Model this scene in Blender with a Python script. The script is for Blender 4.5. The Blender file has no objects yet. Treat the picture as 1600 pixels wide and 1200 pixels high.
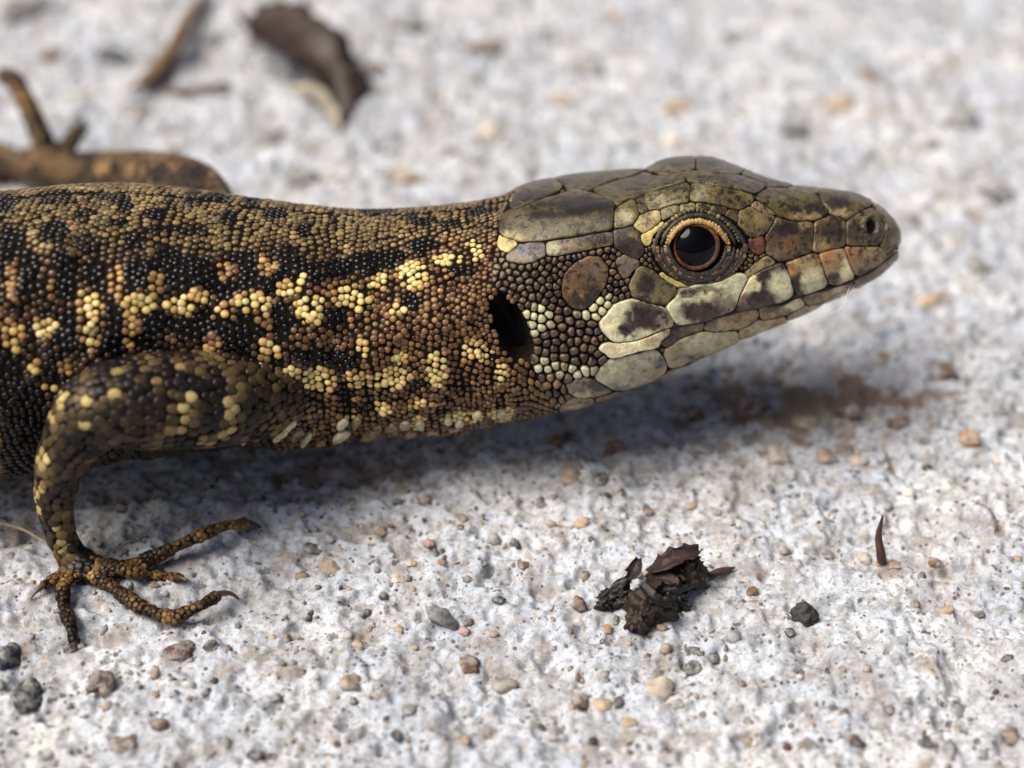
import bpy, math, random
import numpy as np
from mathutils import Vector, Matrix
from mathutils.bvhtree import BVHTree

# ------------------------------------------------------------------ camera, sky, sun, exposure
# 1 unit is about 2.3 mm: one hundredth of the photo's 1600 px width = 0.16 units at the lizard
random.seed(4)
RNG = np.random.default_rng(7)
SC = bpy.context.scene
COL = SC.collection
SC.unit_settings.scale_length = 0.0023
ALPHA = math.radians(40.0)          # camera pitch
FPX = 2537.0                        # focal length in photo pixels
D = 25.37                           # distance to the subject plane
CZ = 17.87
ca, sa = math.cos(ALPHA), math.sin(ALPHA)
CAM = np.array([0.0, -D * ca, CZ])
FWD = np.array([0.0, ca, -sa]); UPC = np.array([0.0, sa, ca]); RGT = np.array([1.0, 0.0, 0.0])

cam = bpy.data.cameras.new('camera'); camo = bpy.data.objects.new('camera', cam); COL.objects.link(camo)
camo.location = CAM.tolist(); camo.rotation_euler = (math.pi / 2 - ALPHA, 0, 0)
cam.sensor_width = 72.0; cam.lens = 72.0 * FPX / 1600.0
cam.clip_start = 0.1; cam.clip_end = 2000
cam.dof.use_dof = True; cam.dof.focus_distance = D - 1.45; cam.dof.aperture_fstop = 0.155
cam.dof.aperture_blades = 0
SC.camera = camo

SUN_EL, SUN_AZ = math.radians(59), math.radians(-104)     # azimuth measured from +Y (away from camera), clockwise
W = bpy.data.worlds.new('World'); SC.world = W; W.use_nodes = True
nt = W.node_tree
sky = nt.nodes.new('ShaderNodeTexSky'); sky.sky_type = 'NISHITA'; sky.sun_disc = False
sky.sun_elevation = SUN_EL; sky.sun_rotation = SUN_AZ
sky.air_density = 0.8; sky.dust_density = 5.0; sky.ozone_density = 0.6
bg = nt.nodes['Background']; bg.inputs['Strength'].default_value = 0.065
nt.links.new(sky.outputs[0], bg.inputs[0])
sun = bpy.data.lights.new('sun', 'SUN'); sun.energy = 3.7; sun.angle = math.radians(40); sun.color = (1.0, 0.95, 0.87)
suno = bpy.data.objects.new('sun', sun); COL.objects.link(suno)
sd = Vector((math.sin(SUN_AZ) * math.cos(SUN_EL), math.cos(SUN_AZ) * math.cos(SUN_EL), math.sin(SUN_EL)))
suno.rotation_euler = sd.to_track_quat('Z', 'Y').to_euler()
suno.location = (sd * 60).to_tuple()
SC.view_settings.view_transform = 'Standard'; SC.view_settings.look = 'None'
SC.view_settings.exposure = 0.48; SC.view_settings.gamma = 1.0
SC.view_settings.use_curve_mapping = False

# ------------------------------------------------------------------ geometry helpers
def unproj(px, py, w):
    """point seen at photo pixel (px, py), w units nearer than the subject plane"""
    px, py, w = np.broadcast_arrays(np.asarray(px, float), np.asarray(py, float), np.asarray(w, float))
    d = (D - w)[..., None]
    return CAM + FWD * d + RGT * d * ((px - 800) / FPX)[..., None] + UPC * d * ((600 - py) / FPX)[..., None]

def project(P):
    q = np.asarray(P, float) - CAM
    d = q @ FWD
    return 800 + FPX * (q @ RGT) / d, 600 - FPX * (q @ UPC) / d, D - d

def ray(px, py):
    r = FWD + RGT * (px - 800) / FPX + UPC * (600 - py) / FPX
    return r / np.linalg.norm(r)

def at_height(px, py, z):
    r = ray(px, py)
    return CAM + r * ((z - CAM[2]) / r[2])

def hash2(ix, iy, seed):
    h = (ix.astype(np.int64) * 374761393 + iy.astype(np.int64) * 668265263 + seed * 974711) & 0x7fffffff
    h = ((h ^ (h >> 13)) * 1274126177) & 0x7fffffff
    h = h ^ (h >> 16)
    return (h & 0xffff) / 65535.0

def vnoise(x, y, seed=0):
    x = np.asarray(x, float); y = np.asarray(y, float)
    ix, iy = np.floor(x), np.floor(y)
    fx, fy = x - ix, y - iy
    fx = fx * fx * fx * (fx * (fx * 6 - 15) + 10); fy = fy * fy * fy * (fy * (fy * 6 - 15) + 10)
    a = hash2(ix, iy, seed); b = hash2(ix + 1, iy, seed); c = hash2(ix, iy + 1, seed); d = hash2(ix + 1, iy + 1, seed)
    return (a + (b - a) * fx) * (1 - fy) + (c + (d - c) * fx) * fy

def fbm(x, y, oct=4, seed=0):
    s = 0.0; a = 0.5; t = 0
    x = np.asarray(x, float); y = np.asarray(y, float)
    for i in range(oct):
        s = s + a * vnoise(x, y, seed + i * 17); t += a
        x, y = x * 1.93 * 0.8 - y * 1.93 * 0.6 + 11.3, x * 1.93 * 0.6 + y * 1.93 * 0.8 - 5.7
        a *= 0.5
    return s / t

def sstep(a, b, x):
    t = np.clip((np.asarray(x, float) - a) / (b - a), 0, 1)
    return t * t * (3 - 2 * t)

def hermite(xs, ys, q):
    xs = np.asarray(xs, float); ys = np.asarray(ys, float); q = np.asarray(q, float)
    m = np.gradient(ys, xs)
    i = np.clip(np.searchsorted(xs, q) - 1, 0, len(xs) - 2)
    h = xs[i + 1] - xs[i]; t = np.clip((q - xs[i]) / h, 0, 1)
    return ((2 * t**3 - 3 * t**2 + 1) * ys[i] + (t**3 - 2 * t**2 + t) * h * m[i]
            + (-2 * t**3 + 3 * t**2) * ys[i + 1] + (t**3 - t**2) * h * m[i + 1])

def mesh_np(name, V, F, col=None, smooth=True):
    """V (n,3), F list of index arrays, each (m,3) or (m,4)"""
    V = np.asarray(V, np.float32)
    if not isinstance(F, list): F = [F]
    F = [np.asarray(f, np.int32) for f in F if len(f)]
    me = bpy.data.meshes.new(name)
    me.vertices.add(len(V)); me.vertices.foreach_set('co', V.ravel())
    loops = np.concatenate([f.ravel() for f in F])
    tot = np.concatenate([np.full(len(f), f.shape[1], np.int32) for f in F])
    start = np.concatenate([[0], np.cumsum(tot)[:-1]]).astype(np.int32)
    me.loops.add(len(loops)); me.loops.foreach_set('vertex_index', loops)
    me.polygons.add(len(tot)); me.polygons.foreach_set('loop_start', start)
    me.polygons.foreach_set('loop_total', tot)
    me.polygons.foreach_set('use_smooth', np.full(len(tot), smooth, bool))
    me.update(calc_edges=True)
    me.validate()
    if col is not None:
        a = me.color_attributes.new('Col', 'FLOAT_COLOR', 'POINT')
        c = np.ones((len(V), 4), np.float32); c[:, :3] = col
        a.data.foreach_set('color', c.ravel())
    return me

def link(name, me, mat=None, parent=None):
    o = bpy.data.objects.new(name, me); COL.objects.link(o)
    if mat is not None and me is not None and len(me.materials) == 0: me.materials.append(mat)
    if parent is not None: o.parent = parent
    return o

def tag(o, label, cat, group=None, kind=None):
    if label: o['label'] = label
    if cat: o['category'] = cat
    if group: o['group'] = group
    if kind: o['kind'] = kind
    return o

def grid_faces(n, m, wrap=False):
    i = np.arange(n - 1)[:, None]; j = np.arange(m if wrap else m - 1)[None, :]
    a = i * m + j; b = i * m + (j + 1) % m
    return np.stack([a, b, b + m, a + m], -1).reshape(-1, 4)

def tube(path, rad, seg=12, flat=None, ups=None):
    """closed tapered tube along a smooth path; returns verts, [quads, tris] plus ring frames"""
    P = np.asarray(path, float); n = len(P)
    T = np.gradient(P, axis=0); T /= np.linalg.norm(T, axis=1)[:, None] + 1e-9
    up = np.array([0, 0, 1.0]) if ups is None else np.asarray(ups, float)
    V = []
    for k in range(n):
        s = np.cross(T[k], up)
        if np.linalg.norm(s) < 1e-3: s = np.cross(T[k], [0, 1, 0])
        s /= np.linalg.norm(s); u = np.cross(s, T[k])
        th = np.linspace(0, 2 * np.pi, seg, endpoint=False)
        fl = 1.0 if flat is None else flat
        V.append(P[k] + rad[k] * (np.cos(th)[:, None] * s + fl * np.sin(th)[:, None] * u))
    V = np.concatenate(V)
    Q = grid_faces(n, seg, True)
    c0, c1 = len(V), len(V) + 1
    V = np.vstack([V, P[0] - T[0] * rad[0] * .5, P[-1] + T[-1] * rad[-1] * .5])
    j = np.arange(seg); jn = (j + 1) % seg
    T0 = np.stack([np.full(seg, c0), jn, j], -1)
    T1 = np.stack([np.full(seg, c1), (n - 1) * seg + j, (n - 1) * seg + jn], -1)
    return V, [Q[:, ::-1], np.vstack([T0[:, ::-1], T1[:, ::-1]])]

def spline(pts, n):
    pts = np.asarray(pts, float)
    t = np.concatenate([[0], np.cumsum(np.linalg.norm(np.diff(pts[:, :3], axis=0), axis=1))])
    q = np.linspace(0, t[-1], n)
    return np.stack([hermite(t, pts[:, k], q) for k in range(pts.shape[1])], -1)

# ------------------------------------------------------------------ materials
def new_mat(name):
    m = bpy.data.materials.new(name); m.use_nodes = True
    b = m.node_tree.nodes['Principled BSDF']
    return m, m.node_tree, b

def nd(t, kind, **kw):
    n = t.nodes.new(kind)
    for k, v in kw.items():
        if hasattr(n, k): setattr(n, k, v)
        else: n.inputs[k].default_value = v
    return n

def ramp(t, fac, stops):
    r = t.nodes.new('ShaderNodeValToRGB'); e = r.color_ramp.elements
    while len(e) < len(stops): e.new(0.5)
    for k, (p, c) in enumerate(stops):
        e[k].position = p; e[k].color = (c[0], c[1], c[2], 1) if not np.isscalar(c) else (c, c, c, 1)
    t.links.new(fac, r.inputs[0]); return r.outputs[0]

def noise(t, scale, detail=4, rough=.55, vec=None):
    n = nd(t, 'ShaderNodeTexNoise'); n.inputs['Scale'].default_value = scale
    n.inputs['Detail'].default_value = detail; n.inputs['Roughness'].default_value = rough
    if vec is not None: t.links.new(vec, n.inputs['Vector'])
    return n.outputs[0]

def mixc(t, fac, a, b, mode='MIX'):
    m = t.nodes.new('ShaderNodeMix'); m.data_type = 'RGBA'; m.blend_type = mode
    for s, v in ((m.inputs[0], fac), (m.inputs[6], a), (m.inputs[7], b)):
        if hasattr(v, 'is_output'): t.links.new(v, s)
        elif np.isscalar(v): s.default_value = v
        else: s.default_value = (v[0], v[1], v[2], 1)
    return m.outputs[2]

def bump(t, b, h, strength, dist):
    n = t.nodes.new('ShaderNodeBump'); n.inputs['Strength'].default_value = strength; n.inputs['Distance'].default_value = dist
    t.links.new(h, n.inputs['Height']); t.links.new(n.outputs[0], b.inputs['Normal'])

def geo_pos(t):
    return t.nodes.new('ShaderNodeNewGeometry').outputs['Position']

def scale_mat(name, source, rough=.36, vary=.35, bumps=.25, nscale=22, coat=0.0, spec=.5):
    m, t, b = new_mat(name)
    if source == 'attr':
        a = nd(t, 'ShaderNodeAttribute'); a.attribute_name = 'Col'; c = a.outputs['Color']
    else:
        c = nd(t, 'ShaderNodeObjectInfo').outputs['Color']
        if source == 'bead':
            a = nd(t, 'ShaderNodeAttribute'); a.attribute_name = 'Col'; c = mixc(t, 1.0, c, a.outputs['Color'], 'MULTIPLY')
    p = geo_pos(t)
    v = ramp(t, noise(t, nscale, 5, .6, p), [(.25, 1 - vary), (.75, 1 + vary * .6)])
    t.links.new(mixc(t, 1.0, c, v, 'MULTIPLY'), b.inputs['Base Color'])
    t.links.new(ramp(t, noise(t, nscale * 1.7, 3, .5, p), [(.3, rough - .08), (.7, rough + .14)]), b.inputs['Roughness'])
    b.inputs['Specular IOR Level'].default_value = spec
    b.inputs['Coat Weight'].default_value = coat; b.inputs['Coat Roughness'].default_value = .25
    bump(t, b, noise(t, nscale * 2.2, 4, .6, p), bumps, .02)
    return m

M = {}
def plate_mat():
    m, t, b = new_mat('head plate keratin'); p = geo_pos(t)
    a = nd(t, 'ShaderNodeAttribute'); a.attribute_name = 'Col'
    bw = nd(t, 'ShaderNodeRGBToBW'); t.links.new(a.outputs['Color'], bw.inputs[0])
    amt = ramp(t, bw.outputs[0], [(.10, 1.0), (.40, .30)])          # pale shields are cleaner than the olive and brown ones
    c = mixc(t, amt, a.outputs['Color'], mixc(t, 1.0, a.outputs['Color'], ramp(t, noise(t, 5, 6, .65, p), [(.30, .38), (.5, 1.0), (.75, 1.35)]), 'MULTIPLY'))
    c = mixc(t, 1.0, c, ramp(t, noise(t, 26, 5, .65, p), [(.30, .66), (.55, 1.0), (.75, 1.15)]), 'MULTIPLY')
    mot = nd(t, 'ShaderNodeMath', operation='MULTIPLY'); t.links.new(ramp(t, noise(t, 8, 5, .7, p), [(.51, 0.0), (.58, .92)]), mot.inputs[0]); t.links.new(amt, mot.inputs[1])
    c = mixc(t, mot.outputs[0], c, (.016, .011, .008))
    c = mixc(t, ramp(t, noise(t, 13, 4, .7, p), [(.64, 0.0), (.76, .35)]), c, (.30, .23, .12))
    t.links.new(c, b.inputs['Base Color'])
    t.links.new(ramp(t, noise(t, 18, 4, .6, p), [(.3, .10), (.7, .28)]), b.inputs['Roughness'])
    h = nd(t, 'ShaderNodeMath', operation='ADD'); t.links.new(noise(t, 7, 5, .6, p), h.inputs[0]); t.links.new(noise(t, 34, 4, .65, p), h.inputs[1])
    bump(t, b, h.outputs[0], .38, .045)
    return m
M['plate'] = plate_mat()
M['bead'] = scale_mat('bead scale keratin', 'attr', .24, .42, .16, 11, spec=.30)
M['bead_obj'] = scale_mat('bead scale keratin single', 'bead', .24, .42, .16, 11, spec=.30)
M['limbscale'] = scale_mat('limb scale keratin', 'attr', .40, .45, .2, 9, spec=.22)

def plain(name, col, rough=.5, spec=.5, coat=0, vary=.2, nscale=20, bumps=.2):
    m, t, b = new_mat(name); p = geo_pos(t)
    v = ramp(t, noise(t, nscale, 5, .6, p), [(.25, tuple(c * (1 - vary) for c in col)), (.75, tuple(min(1, c * (1 + vary)) for c in col))])
    t.links.new(v, b.inputs['Base Color']); b.inputs['Roughness'].default_value = rough
    b.inputs['Specular IOR Level'].default_value = spec; b.inputs['Coat Weight'].default_value = coat; b.inputs['Coat Roughness'].default_value = .04
    if bumps: bump(t, b, noise(t, nscale * 2, 4, .6, p), bumps, .02)
    return m
M['skin'] = plain('dark skin between scales', (.008, .006, .004), .8, .06, 0, .4, 30, .3)
M['eardrum'] = plain('black eardrum', (.0015, .0015, .002), .35, .10, .0, .2, 10, .1)
M['pupil'] = plain('black pupil', (.001, .001, .001), .05, .14, .05, .1, 5, 0)
M['claw'] = plain('dark horn claw', (.07, .045, .03), .3, .5, 0, .5, 12, .1)
M['lid'] = plain('yellowish eyelid rim', (.42, .27, .09), .45, .4, 0, .35, 30, .4)
M['lid_dark'] = plain('dark eyelid skin', (.03, .028, .02), .38, .5, 0, .5, 40, .4)

# ------------------------------------------------------------------ ground: one sheet of rough pale concrete
def ground_h(x, y):
    x = np.asarray(x, float); y = np.asarray(y, float)
    h = (fbm(x * .22, y * .22, 3, 3) - .5) * .36
    h = h + (fbm(x * .9, y * .9, 3, 21) - .5) * .16
    n = fbm(x * 2.6, y * 2.6, 4, 55)
    h = h + (n - .5) * .17
    h = h - np.abs(fbm(x * 1.3 + 31, y * 1.3, 3, 12) - .5) * .16
    pit = sstep(.60, .74, fbm(x * 1.9 + 7, y * 1.9, 3, 91))
    h = h - pit * .12
    h = h - sstep(.72, .86, vnoise(x * 6.1, y * 6.1, 301)) * .085
    lump = sstep(.60, .74, vnoise(x * 4.2, y * 4.2, 131)) * sstep(.45, .6, fbm(x * .7, y * .7, 2, 17))
    h = h + lump * .06
    h = h + (fbm(x * 9, y * 9, 3, 77) - .5) * .085
    return h

def axis_steps(lo, hi, step, far, grow=1.35):
    a = np.arange(lo, hi + 1e-6, step); out = [a]; s = step; r = []; v = hi
    while v < far: s = min(s * grow, 60); v += s; r.append(v)
    l = []; v = lo; s = step
    while v > -far: s = min(s * grow, 60); v -= s; l.append(v)
    return np.concatenate([np.array(l[::-1]), a, np.array(r)])

gx = axis_steps(-14.0, 14.0, .036, 400)
gy_mid = [-7.6]
while gy_mid[-1] < 18.5:
    y = gy_mid[-1]; gy_mid.append(y + (.031 if y < 3 else min(.031 + (y - 3) * .006, .10)))
tail = []; v, s = gy_mid[-1], .12
while v < 400: s = min(s * 1.35, 60); v += s; tail.append(v)
head = []; v, s = gy_mid[0], .05
while v > -400: s = min(s * 1.35, 60); v -= s; head.append(v)
gy = np.array(head[::-1] + gy_mid + tail)
XX, YY = np.meshgrid(gx, gy)
ZZ = ground_h(XX, YY)
gme = mesh_np('ground', np.stack([XX, YY, ZZ], -1).reshape(-1, 3), grid_faces(len(gy), len(gx)))

def ground_material():
    m, t, b = new_mat('pale rough concrete'); p = geo_pos(t)
    big = noise(t, .42, 6, .62, p)
    c = ramp(t, big, [(.30, (.39, .43, .49)), (.50, (.53, .56, .61)), (.72, (.73, .715, .68))])
    mid = noise(t, 1.5, 5, .6, p)
    c = mixc(t, ramp(t, mid, [(.54, 0.0), (.66, .85)]), c, (.24, .19, .14))
    grey = noise(t, 2.7, 4, .6, p)
    c = mixc(t, ramp(t, grey, [(.55, 0.0), (.65, .75)]), c, (.24, .245, .26))
    c = mixc(t, ramp(t, noise(t, .8, 5, .62, p), [(.48, 0.0), (.62, .6)]), c, (.33, .335, .35))
    c = mixc(t, ramp(t, noise(t, 4.2, 5, .68, p), [(.52, 0.0), (.62, .65)]), c, (.27, .25, .235))
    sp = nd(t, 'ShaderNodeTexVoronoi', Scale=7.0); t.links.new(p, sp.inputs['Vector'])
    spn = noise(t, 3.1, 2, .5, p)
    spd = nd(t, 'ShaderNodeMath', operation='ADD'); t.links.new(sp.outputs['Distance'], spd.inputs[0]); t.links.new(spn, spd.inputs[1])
    c = mixc(t, ramp(t, spd.outputs[0], [(.60, .9), (.70, 0.0)]), c, (.085, .075, .07))  # dark specks: grains, and the shade of small pits put into the colour
    fine = noise(t, 16, 5, .65, p)
    c = mixc(t, ramp(t, fine, [(.33, .8), (.47, 0.0)]), c, (.13, .115, .105))
    warm = noise(t, 5.5, 3, .6, p)
    c = mixc(t, ramp(t, warm, [(.58, 0.0), (.70, .6)]), c, (.40, .27, .16))
    # brown soil below the head and breast; the breast patch also paints belly shade in
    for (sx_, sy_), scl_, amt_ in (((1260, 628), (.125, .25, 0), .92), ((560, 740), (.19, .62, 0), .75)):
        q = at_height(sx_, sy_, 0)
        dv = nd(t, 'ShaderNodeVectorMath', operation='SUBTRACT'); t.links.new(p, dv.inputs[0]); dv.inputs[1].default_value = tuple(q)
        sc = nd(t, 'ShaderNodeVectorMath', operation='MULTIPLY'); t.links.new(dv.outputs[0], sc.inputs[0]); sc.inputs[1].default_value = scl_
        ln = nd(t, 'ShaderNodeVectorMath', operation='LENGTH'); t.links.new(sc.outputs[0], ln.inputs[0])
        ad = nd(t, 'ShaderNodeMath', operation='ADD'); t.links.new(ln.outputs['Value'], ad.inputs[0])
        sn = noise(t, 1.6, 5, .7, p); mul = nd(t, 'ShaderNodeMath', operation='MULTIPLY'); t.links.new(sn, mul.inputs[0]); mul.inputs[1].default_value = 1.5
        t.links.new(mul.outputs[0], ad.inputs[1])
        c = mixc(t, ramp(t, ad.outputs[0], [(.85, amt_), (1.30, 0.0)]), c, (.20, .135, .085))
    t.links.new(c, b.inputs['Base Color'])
    t.links.new(ramp(t, mid, [(.3, .55), (.7, .85)]), b.inputs['Roughness'])
    b.inputs['Specular IOR Level'].default_value = .45
    hs = nd(t, 'ShaderNodeMath', operation='ADD'); t.links.new(fine, hs.inputs[0]); t.links.new(noise(t, 45, 3, .6, p), hs.inputs[1])
    bump(t, b, hs.outputs[0], .5, .05)
    return m
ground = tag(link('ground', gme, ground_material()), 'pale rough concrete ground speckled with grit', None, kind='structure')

def on_ground(px, py, lift=0.0):
    P = at_height(px, py, 0.0)
    for _ in range(5): P = at_height(px, py, float(ground_h(P[0], P[1])) + lift)
    return P

# ------------------------------------------------------------------ the lizard: trunk and head as a swept surface
BETA = math.radians(25.0)            # the flank is turned a little up towards the light
cb, sb = math.cos(BETA), math.sin(BETA)
TOPX = [-2100, -1500, -1100, -800, -500, -250, 0, 60, 120, 190, 260, 330, 400, 480, 560, 620, 700, 755, 790, 812, 860, 920, 980, 1012, 1035, 1070, 1110, 1150, 1200, 1240, 1300, 1340, 1370, 1390, 1400, 1405]
TOPY = [560, 520, 450, 380, 325, 302, 301, 295, 290, 288, 292, 301, 311, 321, 328, 327, 321, 313, 304, 291, 277, 269, 264, 260, 249, 243, 244, 257, 277, 287, 295, 303, 318, 336, 352, 372]
BOTX = [-2100, -1500, -1100, -800, -500, -250, 0, 200, 380, 500, 600, 700, 780, 840, 880, 920, 960, 1010, 1060, 1120, 1170, 1220, 1270, 1310, 1350, 1380, 1395, 1402, 1405]
BOTY = [575, 610, 650, 690, 725, 742, 742, 722, 700, 694, 686, 675, 663, 653, 645, 635, 620, 600, 576, 550, 527, 508, 486, 466, 445, 425, 407, 391, 374]
WIDX = [-2100, -1500, -1100, -800, -400, 0, 300, 450, 600, 750, 850, 950, 1050, 1100, 1200, 1300, 1350, 1380, 1398, 1405]
WIDB = [.10, .55, 1.0, 1.6, 2.15, 2.2, 2.05, 1.8, 1.62, 1.62, 1.68, 1.62, 1.48, 1.36, 1.04, .78, .62, .46, .26, .05]
AXX = [-2100, -900, -300, 0, 300, 600, 800, 1405]; AXW = [-3.0, .3, .9, .75, .35, .08, 0, 0]
def catmull_closed(pts, n):
    P = np.asarray(pts, float); k = len(P); q = np.linspace(0, k, n, endpoint=False); i = q.astype(int); t = (q - i)[:, None]
    p0, p1, p2, p3 = P[(i - 1) % k], P[i % k], P[(i + 1) % k], P[(i + 2) % k]
    return .5 * (2 * p1 + (p2 - p0) * t + (2 * p0 - 5 * p1 + 4 * p2 - p3) * t * t + (3 * p1 - p0 - 3 * p2 + p3) * t**3)
def full(half):
    return half + [(-l, u) for l, u in half[-2:0:-1]]
th = np.linspace(0, np.pi, 11)
SH_BODY = full([(math.sin(a)**.9 if 0 < a < np.pi - 1e-6 else 0.0, math.cos(a)) for a in th])
SH_HEAD = full([(0, 1), (.34, .99), (.62, .93), (.80, .72), (.86, .42), (.92, .10), (1.0, -.22), (.96, -.52), (.76, -.80), (.42, -.96), (0, -1)])
SH_SNOUT = full([(0, 1), (.34, .97), (.62, .86), (.82, .64), (.93, .34), (1.0, .02), (.98, -.30), (.86, -.58), (.66, -.80), (.36, -.95), (0, -1)])
MR = 144
RB, RH, RS = (catmull_closed(s, MR) for s in (SH_BODY, SH_HEAD, SH_SNOUT))
XS = np.concatenate([np.linspace(-2100, -260, 70), np.linspace(-250, 1290, 420), 1402 - 112 * (1 - np.linspace(0, 1, 60))**1.8])
XS = np.unique(np.round(XS, 3))
top, bot = hermite(TOPX, TOPY, XS), hermite(BOTX, BOTY, XS)
slim = 3.2 * sstep(790, 850, XS) * (1 - sstep(1385, 1405, XS)); top = top + slim; bot = bot - slim
wid, axw = hermite(WIDX, WIDB, XS), hermite(AXX, AXW, XS)
kh = sstep(770, 900, XS)[:, None, None]; ks = sstep(1140, 1290, XS)[:, None, None]
SHP = (RB[None] * (1 - kh) + RH[None] * kh) * (1 - ks) + RS[None] * ks
Xw = (XS - 800) / FPX * (D - axw)
a = (bot - top) / 200.0; c = (600 - (top + bot) / 2) / 100.0
for it in range(40):
    l = SHP[..., 0] * wid[:, None]; u = SHP[..., 1] * a[:, None]
    v = c[:, None] + u * cb - l * sb; w = axw[:, None] + l * cb + u * sb
    TR = CAM + FWD * (D - w)[..., None] + UPC * v[..., None] + RGT * np.broadcast_to(Xw[:, None], w.shape)[..., None]
    py = 600 - FPX * v / (D - w)
    t_, b_ = py.min(1), py.max(1)
    a = np.maximum(a * (1 + .6 * ((bot - top) / np.maximum(b_ - t_, 1e-3) - 1)), .02)
    c = c - ((top + bot) / 2 - (t_ + b_) / 2) / 100 * .8
NS = len(XS)
ds_ = np.gradient(TR, axis=0); dj_ = (np.roll(TR, -1, 1) - np.roll(TR, 1, 1))
N0 = np.cross(ds_, dj_); N0 /= np.linalg.norm(N0, axis=-1, keepdims=True) + 1e-12
if np.mean(np.sum(N0 * (TR - TR.mean(1, keepdims=True)), -1)) < 0: N0 = -N0
fx_, fy_, _fw = project(TR)
rf = np.broadcast_to(np.arange(MR) / MR, fx_.shape)
nb_ = (1 - sstep(760, 820, fx_)) * sstep(.04, .10, rf) * (1 - sstep(.46, .50, rf))
fold = (fbm(fx_ * .014, fy_ * .016, 3, 611) - .5) * .26
sl = fx_ - .25 * (fy_ - 500)
for xc, am, wd in ((470, .05, 9), (508, .07, 10), (545, .05, 8), (610, .03, 12), (700, .03, 12), (745, .04, 9)):
    fold = fold - am * np.exp(-((sl + 14 * (fbm(fy_ * .02, fx_ * 0 + xc, 2, 5) - .5) - xc) / wd)**2) * sstep(430, 560, fy_)
TR = TR + N0 * (fold * nb_)[..., None]
TV = np.vstack([TR.reshape(-1, 3), TR[0].mean(0), TR[-1].mean(0)])
TQ = grid_faces(NS, MR, True)
j = np.arange(MR); jn = (j + 1) % MR
TT = np.vstack([np.stack([np.full(MR, NS * MR), jn, j], -1), np.stack([np.full(MR, NS * MR + 1), (NS - 1) * MR + j, (NS - 1) * MR + jn], -1)])
trunk_bvh = BVHTree.FromPolygons([tuple(p) for p in TV], [tuple(map(int, f)) for f in TQ] + [tuple(map(int, f)) for f in TT])
# outward vertex normals of the trunk grid
ds_ = np.gradient(TR, axis=0); dj_ = (np.roll(TR, -1, 1) - np.roll(TR, 1, 1))
TN = np.cross(ds_, dj_); TN /= np.linalg.norm(TN, axis=-1, keepdims=True) + 1e-12
if np.mean(np.sum(TN * (TR - TR.mean(1, keepdims=True)), -1)) < 0:
    TN = -TN; TQ_out = TQ[:, ::-1]; TT_out = TT[:, ::-1]
else:
    TQ_out = TQ; TT_out = TT
CAMV = Vector(CAM.tolist())
def hit(px, py, cx=None, cy=None):
    """first point of the trunk seen at a photo pixel, and its outward normal; pulled towards (cx, cy) if it misses"""
    for k in range(14):
        f = k / 14.0
        x = px if cx is None else px + (cx - px) * f; y = py if cy is None else py + (cy - py) * f
        r = Vector(ray(x, y).tolist())
        loc, nor, idx, dist = trunk_bvh.ray_cast(CAMV, r)
        if loc is not None:
            if nor.dot(r) > 0: nor = -nor
            if idx < len(TQ):
                q = TQ[idx]; P4 = TV[q]; wgt = 1.0 / (np.linalg.norm(P4 - np.array(loc), axis=1) + 1e-4)
                n = (TN.reshape(-1, 3)[q] * wgt[:, None]).sum(0); n /= np.linalg.norm(n)
            else: n = np.array(nor)
            return np.array(loc), n
        if cx is None: break
    if cx is None: return None, None
    loc, nor, idx, dist = trunk_bvh.find_nearest(Vector(unproj(cx, cy, 1.0).tolist()))
    nor = np.array(nor); nor = nor if np.dot(nor, CAM - np.array(loc)) > 0 else -nor
    return np.array(loc), nor

# ------------------------------------------------------------------ limbs (near foreleg and far foreleg), joined into the body
def wpt(px, py, w): return unproj(px, py, w)
limbs = []      # (path with radius, kind)
def limb(pts, n, kind):
    s = spline(np.array([list(p) + [r] for p, r in pts]), n); limbs.append((s, kind)); return s
g = on_ground
near_arm = limb([(wpt(430, 610, 1.0), .62), (wpt(340, 625, 1.95), .66), (wpt(235, 628, 2.45), .66), (wpt(155, 640, 2.70), .56), (wpt(112, 690, 2.45), .40),
                 (wpt(88, 755, 1.95), .29), (wpt(90, 815, 1.45), .225), (g(108, 862, .36), .20), (g(126, 884, .22), .24), (g(152, 892, .15), .19)], 60, 'arm')
FING = [
 [(g(140, 886, .18), .17), (g(200, 884, .20), .15), (g(258, 862, .28), .135), (g(310, 838, .42), .125), (g(352, 822, .40), .115), (g(384, 818, .24), .12)],
 [(g(140, 892, .18), .17), (g(182, 922, .22), .15), (g(225, 950, .20), .14), (g(268, 964, .18), .135), (g(306, 950, .30), .125), (g(338, 932, .34), .11)],
 [(g(118, 890, .20), .17), (g(98, 920, .22), .14), (g(102, 950, .20), .13), (g(112, 982, .18), .12), (g(116, 1004, .16), .10)],
 [(g(150, 886, .16), .15), (g(205, 893, .15), .125), (g(245, 899, .13), .11), (g(278, 903, .12), .09)],
 [(g(125, 884, .2), .15), (g(92, 900, .16), .12), (g(68, 916, .14), .10)],
]
fings = [limb([(p_, r_ * .66) for p_, r_ in f], 30, 'finger') for f in FING]
for f in fings: f[:, 3] *= 1 + .16 * np.sin(np.linspace(0, 1, len(f)) * 2 * np.pi * 3.2)
far_w = [wpt(330, 360, -1.0), wpt(300, 298, -2.6)]
far_arm = limb([(far_w[0], .55), (far_w[1], .50), (wpt(235, 279, -3.9), .46), (wpt(160, 272, -5.0), .40), (wpt(105, 266, -5.9), .34), (wpt(70, 262, -6.5), .40), (g(50, 262, .25), .40)], 40, 'arm')
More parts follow.
